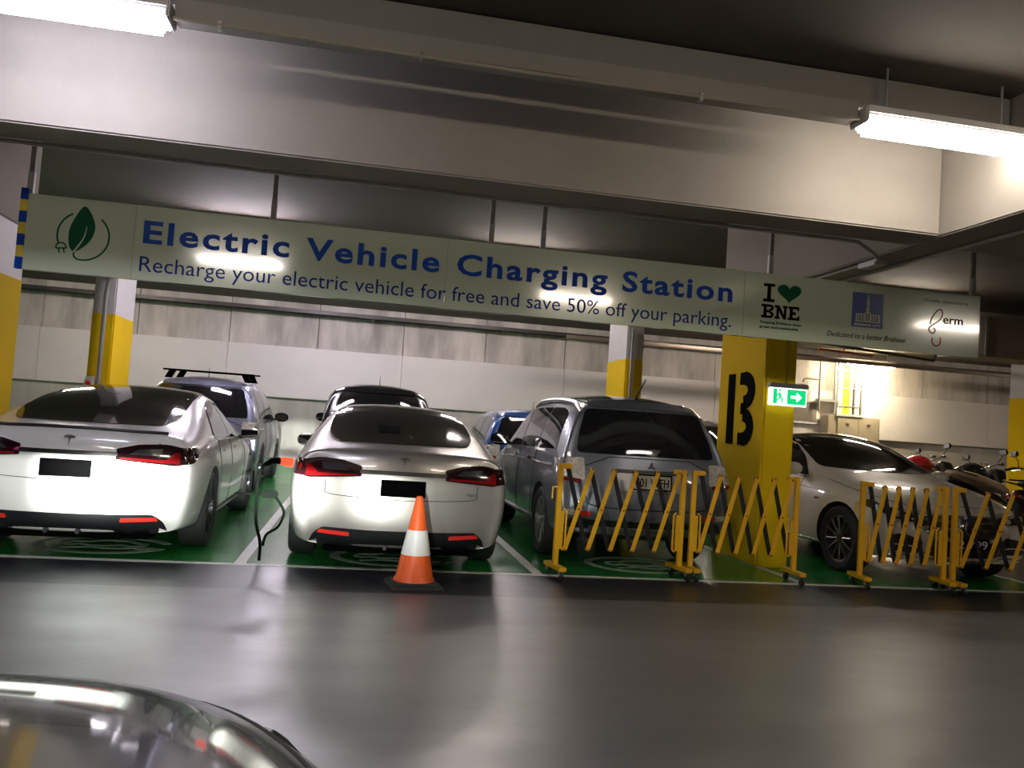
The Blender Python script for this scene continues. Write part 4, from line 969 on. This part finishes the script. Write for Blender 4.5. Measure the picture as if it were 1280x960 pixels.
# dark car whose bonnet shows at the lower left, its dipped headlamps lighting the bay
fore, bF, hF = sedan('dark_saloon_car', FX+2.47*sin(radians(FR)), FY-2.47*cos(radians(FR)), radians(FR), 'glossy black car bonnet seen at the lower left corner', mat('gloss_black_paint', (.003, .003, .004), .3, 0, .34, var=.02, spec=.1), None, capm=BLK, sz=FS)
_b = MATS['gloss_black_paint'].node_tree.nodes['Principled BSDF']; _b.inputs['Coat IOR'].default_value = 1.28; _b.inputs['IOR'].default_value = 1.2; _b.inputs['Coat Weight'].default_value = .8
def headlamp(x, z, power):
    l = bpy.data.lights.new('headlamp', 'SPOT'); l.energy = power; l.spot_size = radians(100); l.spot_blend = .9; l.shadow_soft_size = .035; l.color = (.93, 1., .95)
    l.use_nodes = True; nt = l.node_tree; em = nt.nodes['Emission']; L = nt.links.new
    tc = nt.nodes.new('ShaderNodeTexCoord'); sp = nt.nodes.new('ShaderNodeSeparateXYZ'); L(tc.outputs['Normal'], sp.inputs[0])
    # dipped-beam pattern: nothing above the horizontal cut-off
    mr = nt.nodes.new('ShaderNodeMapRange'); mr.interpolation_type = 'SMOOTHSTEP'; L(sp.outputs[1], mr.inputs[0])
    mr.inputs[1].default_value = .022; mr.inputs[2].default_value = .004; mr.inputs[3].default_value = .0; mr.inputs[4].default_value = 1.
    m2 = nt.nodes.new('ShaderNodeMapRange'); m2.interpolation_type = 'SMOOTHSTEP'; L(sp.outputs[1], m2.inputs[0])
    m2.inputs[1].default_value = -.15; m2.inputs[2].default_value = -.02; m2.inputs[3].default_value = .12; m2.inputs[4].default_value = 1.
    sq = nt.nodes.new('ShaderNodeMath'); sq.operation = 'MULTIPLY_ADD'; L(sp.outputs[0], sq.inputs[0]); sq.inputs[1].default_value = 1.; sq.inputs[2].default_value = 0.
    ab = nt.nodes.new('ShaderNodeMath'); ab.operation = 'ABSOLUTE'; L(sq.outputs[0], ab.inputs[0])
    hs = nt.nodes.new('ShaderNodeMapRange'); hs.interpolation_type = 'SMOOTHSTEP'; L(ab.outputs[0], hs.inputs[0]); hs.inputs[1].default_value = .42; hs.inputs[2].default_value = .0; hs.inputs[3].default_value = .35; hs.inputs[4].default_value = 1.9
    of = nt.nodes.new('ShaderNodeMath'); of.operation = 'SUBTRACT'; L(sp.outputs[0], of.inputs[0]); of.inputs[1].default_value = -.055
    oa = nt.nodes.new('ShaderNodeMath'); oa.operation = 'ABSOLUTE'; L(of.outputs[0], oa.inputs[0])
    pk = nt.nodes.new('ShaderNodeMapRange'); pk.interpolation_type = 'SMOOTHSTEP'; L(oa.outputs[0], pk.inputs[0]); pk.inputs[1].default_value = .11; pk.inputs[2].default_value = .0; pk.inputs[3].default_value = 0.; pk.inputs[4].default_value = 40.
    ad = nt.nodes.new('ShaderNodeMath'); ad.operation = 'ADD'; L(hs.outputs[0], ad.inputs[0])
    pv = nt.nodes.new('ShaderNodeMapRange'); pv.interpolation_type = 'SMOOTHSTEP'; L(sp.outputs[1], pv.inputs[0]); pv.inputs[1].default_value = -.085; pv.inputs[2].default_value = -.03; pv.inputs[3].default_value = 0.; pv.inputs[4].default_value = 1.
    pm = nt.nodes.new('ShaderNodeMath'); pm.operation = 'MULTIPLY'; L(pk.outputs[0], pm.inputs[0]); L(pv.outputs[0], pm.inputs[1]); L(pm.outputs[0], ad.inputs[1])
    m3 = nt.nodes.new('ShaderNodeMath'); m3.operation = 'MULTIPLY'; L(ad.outputs[0], m3.inputs[0]); L(m2.outputs[0], m3.inputs[1])
    mu = nt.nodes.new('ShaderNodeMath'); mu.operation = 'MULTIPLY'; L(mr.outputs[0], mu.inputs[0]); L(m3.outputs[0], mu.inputs[1])
    L(mu.outputs[0], em.inputs['Strength'])
    o = bpy.data.objects.new('headlamp_light', l); COL.objects.link(o); o.parent = fore; o.location = (x, 2.51, z); o.rotation_euler = (radians(90), 0, -radians(FR))
headlamp(-.66, .74, HEAD); headlamp(.66, .74, HEAD*.8)

# ------------------------------------------------------------------ charging cable
CBL = mat('cable_black', (.002, .003, .002), .8, spec=.03)
r = empty('charging_cable', (-.55, 7.25, 0)); tag(r, 'black charging cable with glowing red plug at the silver car and an inline box', 'charging cable')
def W(p): return (p[0]+.55, p[1]-7.25, p[2])
cpts = [(-.55, 7.02, .90), (-.60, 6.96, .91), (-.70, 6.93, .86), (-.74, 6.95, .72), (-.73, 7.05, .50), (-.70, 7.2, .25), (-.70, 7.5, .03), (-.62, 7.9, .02), (-.60, 7.7, .20), (-.50, 7.5, .34)]
cpts = [(-.565, 6.99, .885), (-.62, 6.965, .895), (-.70, 6.95, .855), (-.745, 6.97, .74), (-.75, 7.0, .58), (-.745, 7.05, .38), (-.71, 7.15, .2), (-.72, 7.3, .03)]
MB().tube([W(p) for p in crom(cpts, 6, False)], .013, 8).build('cable', CBL, r)
MB().tube([W(p) for p in ((-.50, 7.03, .875), (-.56, 6.99, .885), (-.60, 6.97, .89))], [.040, .034, .020], 10).build('charge_plug', mat('plug_red', (.6, .02, .01), .2, emis=(1., .05, .02, 1.6)), r)
MB().tube([W(p) for p in ((-.585, 6.975, .888), (-.65, 6.955, .885), (-.70, 6.955, .85))], [.028, .024, .016], 10).build('plug_grip', CBL, r)
c2 = [(-1.15, 7.35, .62), (-.95, 7.2, .615), (-.78, 7.12, .60), (-.70, 7.1, .60), (-.62, 7.1, .575), (-.57, 7.12, .50)]
MB().tube([W(p) for p in crom([(-.68, 7.1, .18), (-.66, 7.1, .27), (-.58, 7.1, .33), (-.545, 7.12, .40), (-.54, 7.13, .47), (-.60, 7.1, .57), (-.64, 7.08, .60)], 6, False)], .011, 8).build('cable', CBL, r)
MB().tube([W(p) for p in crom([(-.71, 7.06, .615), (-.78, 7.05, .605), (-.86, 7.06, .60), (-.93, 7.10, .595)], 6, False)], .010, 8).build('cable', CBL, r)
MB().box(W((-.655, 7.07, .605)), (.13, .06, .06), None, .012).build('inline_box', CBL, r)

# ------------------------------------------------------------------ traffic cone
r = empty('traffic_cone', (.53, 6.55, 0), .1); tag(r, 'orange traffic cone with wide white reflective band before the silver car', 'traffic cone')
ORG = mat('cone_orange', (.90, .13, .02), .4, var=.12, scale=14); WB = mat('cone_white', (.88, .86, .82), .35, var=.05)
MB().b2((-.205, -.205, 0), (.205, .205, .028), .01).build('base', mat('cone_base_rubber', (.035, .035, .03), .8, bump=.2), r)
MB().b2((-.175, -.175, .028), (.175, .175, .05), .01).build('base_step', mat('cone_base_rubber', (.035, .035, .03), .8), r)
R0, R1 = .152, .026
rad = lambda z: R0+(R1-R0)*(z-.05)/.65
MB().lathe([(.162, .045), (.160, .06), (rad(.08), .075), (rad(.25), .25)], 'z', 40).build('lower_cone', ORG, r, sm=60)
MB().lathe([(rad(.25)+.002, .25), (rad(.44)+.002, .44)], 'z', 40).build('reflective_band', WB, r, sm=60)
MB().lathe([(rad(.44), .44), (rad(.685), .685), (R1*.8, .70), (.0, .702)], 'z', 40).build('upper_cone', ORG, r, sm=60)

# ------------------------------------------------------------------ expanding barriers
def barrier(a, b, n, label, zt=.965, zb=.245, hook_a=True, hook_b=True):
    a = Vector((*a, 0)); b = Vector((*b, 0)); d = (b-a).normalized(); Lw = (b-a).length
    r = empty('expanding_barrier', a, atan2(d.y, d.x)); tag(r, label, 'barrier')
    def post(x, side, hook, foot=True):
        p = MB().b2((x-.022, -.022, .10), (x+.022, .022, 1.0), .004).build('end_post', YEL, r)
        MB().b2((x+side*.02, -.016, .955), (x+side*.105, .016, .998), .004).build('top_bracket', YEL, p)
        mb = MB(); mb.tube([(x+side*.055, 0, .60), (x+side*.08, 0, .58), (x+side*.08, 0, .26), (x+side*.055, 0, .24)], .009, 8); mb.b2((x+side*.02, -.01, .25), (x+side*.055, .01, .58)); mb.build('slide_guide', YEL, p)
        if hook: MB().tube([(x-side*.02, 0, .79), (x-side*.065, 0, .79), (x-side*.065, 0, .69)], .009, 8).build('hook', YEL, p)
        if foot:
            MB().b2((x-.035, -.19, .082), (x+.035, .19, .118), .004).build('foot', YEL, r)
            for s in (-.15, .15):
                c = MB().b2((x-.022, s-.02, .045), (x+.022, s+.02, .085), .004).build('caster', ZINC, r)
                MB().lathe([(.0, -.013), (.034, -.013), (.036, 0), (.034, .013), (0, .013)], 'x', 18, (x, s-.018, .0365)).build('caster_wheel', TRIM, c)
    post(0, 1, hook_a); post(Lw, -1, hook_b)
    x0, x1 = .075, Lw-.055; p = (x1-x0)/n
    for k in range(n):
        xa, xb = x0+p*k, x0+p*(k+1)
        MB().bar((xa, .018, zt), (xb, .018, zb), .006, .042).build('black_slat', BBLK, r)
        o = MB().bar((xa, -.018, zb), (xb, -.018, zt), .010, .042, .003).build('yellow_slat', YEL, r)
        for q in ((xa, zb), (xb, zt), ((xa+xb)/2, (zt+zb)/2)): MB().lathe([(0, -.03), (.010, -.029), (.012, -.022), (.012, .022), (0, .023)], 'y', 10, (q[0], 0, q[1])).build('rivet', mat('rivet_orange', (.45, .15, .01), .5), o)
    return r
barrier((1.80, 7.13), (3.02, 7.30), 5, 'leftmost yellow and black folding barrier before the grey car', hook_b=False)
barrier((3.135, 7.32), (4.17, 7.30), 5, 'yellow and black folding barrier before the numbered yellow column', hook_a=False, hook_b=False)
barrier((4.80, 7.20), (5.60, 7.08), 5, 'tightly folded yellow and black barrier before the front wheel of the white saloon car', hook_b=False)
barrier((5.695, 7.07), (7.05, 6.92), 5, 'wide-open yellow and black barrier before the grille of the white saloon car', hook_a=False)

# ------------------------------------------------------------------ motorcycles and scooters
SEATB = mat('beige_seat', (.80, .60, .42), .6, bump=.1); SEATK = mat('black_seat', (.02, .02, .02), .55)
def bike_wheel(parent, y, r_, w_, rimm=DALLOY):
    o = MB().lathe([(r_*.72, -w_*.4), (r_*.9, -w_*.5), (r_, 0), (r_*.9, w_*.5), (r_*.72, w_*.4)], 'x', 32, closed=True).build('wheel', RUB, parent, (0, y, r_), sm=50)
    mb = MB(); mb.lathe([(r_*.74, -w_*.3), (r_*.66, -w_*.3), (r_*.66, w_*.3), (r_*.74, w_*.3)], 'x', 32, closed=True)
    for k in range(6): a = pi*k/3; mb.tube([(0, .0, 0), (0, r_*.7*cos(a), r_*.7*sin(a))], .014, 6)
    mb.lathe([(0, -.05), (.05, -.05), (.05, .05), (0, .05)], 'x', 14); mb.build('rim', rimm, o)
def bars(parent, y, z, wd=.36, mz=.14, mirr=CHROME, grip=TRIM, mr=.055):
    MB().tube([(-wd, y-.10, z), (-wd*.7, y-.05, z+.02), (-.08, y, z), (.08, y, z), (wd*.7, y-.05, z+.02), (wd, y-.10, z)], .012, 8).build('handlebar', CHROME, parent)
    for s in (-1, 1):
        MB().tube([(s*wd*.72, y-.055, z+.02), (s*(wd+.02), y-.105, z)], .019, 8).build('grip', grip, parent)
        MB().tube([(s*wd*.62, y-.03, z+.02), (s*(wd*.72), y, z+mz*.6), (s*(wd*.85), y, z+mz)], .006, 6).build('mirror_stem', TRIM, parent)
        o = MB().loft([(0, -.018, 0, mr*.9, mr*.6), (0, -.014, 0, mr*1.1, mr*.75), (0, .012, 0, mr*1.1, mr*.75), (0, .03, 0, mr*.5, mr*.35)], 14).build('mirror', TRIM, parent, (s*wd*.9, y, z+mz+.03), sm=60)
        MB().b2((-mr*.95, -.022, -mr*.6), (mr*.95, -.018, mr*.6), .002).build('mirror_glass', mirr, o)
        MB().tube([(s*wd*.62, y+.03, z-.0), (s*wd*.98, y-.03, z-.01)], .006, 6).build('lever', CHROME, parent)
def motorcycle(x, y, rz, label, tank=P_red, tail=P_red, lean=radians(-9), sc=1.):
    r = empty('motorcycle', (x, y, 0), rz); r.rotation_euler = (0, lean, rz); r.scale = (sc,)*3; tag(r, label, 'motorcycle')
    bike_wheel(r, -.68, .31, .16); bike_wheel(r, .70, .31, .12)
    MB().loft([(0, -.22, .82, .07, .05), (0, -.12, .88, .12, .09), (0, .08, .95, .155, .13), (0, .26, .95, .15, .12), (0, .38, .90, .08, .07)], 18).build('fuel_tank', tank, r, sm=70, sub=1)
    MB().loft([(0, -.62, .90, .06, .03), (0, -.45, .86, .12, .045), (0, -.2, .80, .12, .05), (0, -.08, .82, .08, .05)], 14).build('seat', SEATK, r, sm=70, sub=1)
    t = MB().loft([(0, -.86, .93, .03, .02), (0, -.70, .89, .09, .05), (0, -.45, .81, .12, .07), (0, -.2, .74, .10, .06)], 14).build('tail_fairing', tail, r, sm=70, sub=1)
    MB().loft([(0, -.885, .905, .03, .02), (0, -.86, .90, .05, .028), (0, -.82, .89, .05, .028)], 10).build('tail_light', REDL, t, sm=70)
    mb = MB(); mb.loft([(0, -.12, .45, .14, .15), (0, .08, .45, .17, .19), (0, .25, .50, .14, .16)], 14); mb.loft([(0, .05, .68, .10, .09), (0, .22, .66, .11, .12)], 12)
    mb.build('engine', mat('engine_grey', (.10, .10, .10), .45, .7), r, sm=60)
    MB().tube([(-.05, .38, .86), (-.07, .1, .72), (-.08, -.2, .60), (-.05, -.3, .40)], .026, 8).build('frame', TRIM, r); MB().tube([(.05, .38, .86), (.07, .1, .72), (.08, -.2, .60), (.05, -.3, .40)], .026, 8).build('frame', TRIM, r)
    MB().tube([(.09, -.28, .40), (.09, -.68, .31)], .028, 8).build('swingarm', DALLOY, r); MB().tube([(-.09, -.28, .40), (-.09, -.68, .31)], .028, 8).build('swingarm', DALLOY, r)
    MB().tube([(-.08, .70, .31), (-.08, .46, .98)], .024, 8).build('fork', ALLOY, r); MB().tube([(.08, .70, .31), (.08, .46, .98)], .024, 8).build('fork', ALLOY, r)
    MB().tube([(.10, .25, .30), (.14, -.1, .26), (.17, -.35, .34), (.18, -.80, .46)], [.022, .024, .048, .052], 10).build('exhaust', CHROME, r)
    MB().loft([(0, .72, .90, .05, .05), (0, .66, .90, .10, .10), (0, .54, .92, .09, .09), (0, .48, .92, .04, .05)], 14).build('headlight', TRIM, r, sm=70)
    MB().tube([(0, -.95, .52), (0, -.88, .66), (0, -.72, .80)], .02, 6).build('mudguard', TRIM, r)
    MB().lathe([(0, -.02), (.05, -.02), (.05, .02), (0, .02)], 'z', 16, (-.05, .46, 1.07)).build('gauge', CHROME, r); MB().tube([(-.05, .0, .33), (-.24, -.06, .04)], .014, 6).build('kickstand', TRIM, r)
    bars(r, .42, 1.02); return r
def scooter(x, y, rz, label, body=P_black, seat=SEATB, lean=radians(-7), grip=TRIM, sc=1., mirr=CHROME, mz=.18):
    r = empty('scooter', (x, y, 0), rz); r.rotation_euler = (0, lean, rz); r.scale = (sc,)*3; tag(r, label, 'scooter')
    bike_wheel(r, -.62, .25, .13); bike_wheel(r, .66, .25, .11)
    MB().loft([(0, -.94, .80, .06, .05), (0, -.75, .68, .17, .19), (0, -.45, .56, .20, .22), (0, -.15, .50, .19, .20), (0, -.02, .36, .17, .10), (0, .30, .28, .16, .05), (0, .42, .30, .15, .05)], 18).build('body', body, r, sm=70, sub=1)
    MB().loft([(0, -.86, .93, .09, .035), (0, -.66, .92, .14, .055), (0, -.38, .85, .15, .055), (0, -.12, .76, .13, .06), (0, .0, .71, .07, .04)], 14).build('seat', seat, r, sm=70, sub=1)
    MB().loft([(0, .34, .60, .20, .30), (0, .42, .62, .23, .32), (0, .50, .66, .15, .26), (0, .56, .70, .06, .12)], 18).build('leg_shield', body, r, sm=70, sub=1)
    MB().loft([(0, .46, .30, .05, .10), (0, .64, .40, .09, .14), (0, .86, .36, .07, .08)], 14).build('front_mudguard', body, r, sm=70, sub=1)
    MB().loft([(0, .32, 1.0, .10, .05), (0, .42, 1.0, .15, .08), (0, .52, .98, .08, .06)], 14).build('handlebar_cowl', body, r, sm=70, sub=1)
    MB().lathe([(0, .55), (.055, .545), (.07, .51), (.07, .48)], 'y', 18, (0, 0, .97)).build('headlight', CLEAR, r)
    MB().tube([(-.05, .66, .25), (-.04, .50, .60), (0, .42, .98)], .025, 8).build('fork', ALLOY, r)
    t = MB().loft([(0, -.99, .76, .05, .03), (0, -.94, .77, .09, .045), (0, -.84, .77, .09, .045)], 12).build('tail_light', REDL, r, sm=70)
    MB().tube([(.15, -.05, .30), (.20, -.4, .30), (.22, -.80, .40)], [.02, .05, .05], 10).build('exhaust', CHROME, r)
    for s in (-1, 1): MB().tube([(s*.15, -.55, .89), (s*.17, -.85, .95), (s*.05, -1.0, .96)], .011, 8).build('grab_rail', CHROME, r)
    MB().box((0, -.97, .48), (.17, .008, .13), None, .003).build('number_plate', PLAST, r); MB().tube([(-.08, .0, .30), (-.22, -.05, .04)], .014, 6).build('kickstand', TRIM, r)
    bars(r, .40, 1.04, .33, mz, mirr, grip); return r
B9 = radians(-90)
motorcycle(9.45, 12.75, B9, 'motorcycle with a bright red fuel tank behind the bonnet of the white saloon car', sc=1.19)
motorcycle(9.60, 11.6, B9+.1, 'black motorcycle with chrome parts between the red one and the beige-seated scooter', P_black, P_black, sc=1.14)
scooter(9.30, 10.4, B9, 'black scooter with a long beige seat and a red tail light', P_black, SEATB, sc=1.15)
scooter(9.45, 9.25, B9-.12, 'black scooter with a black seat nearest the aisle at the right edge', P_black, SEATK, grip=mat('purple_grip', (.05, .02, .09), .5), sc=1.08)
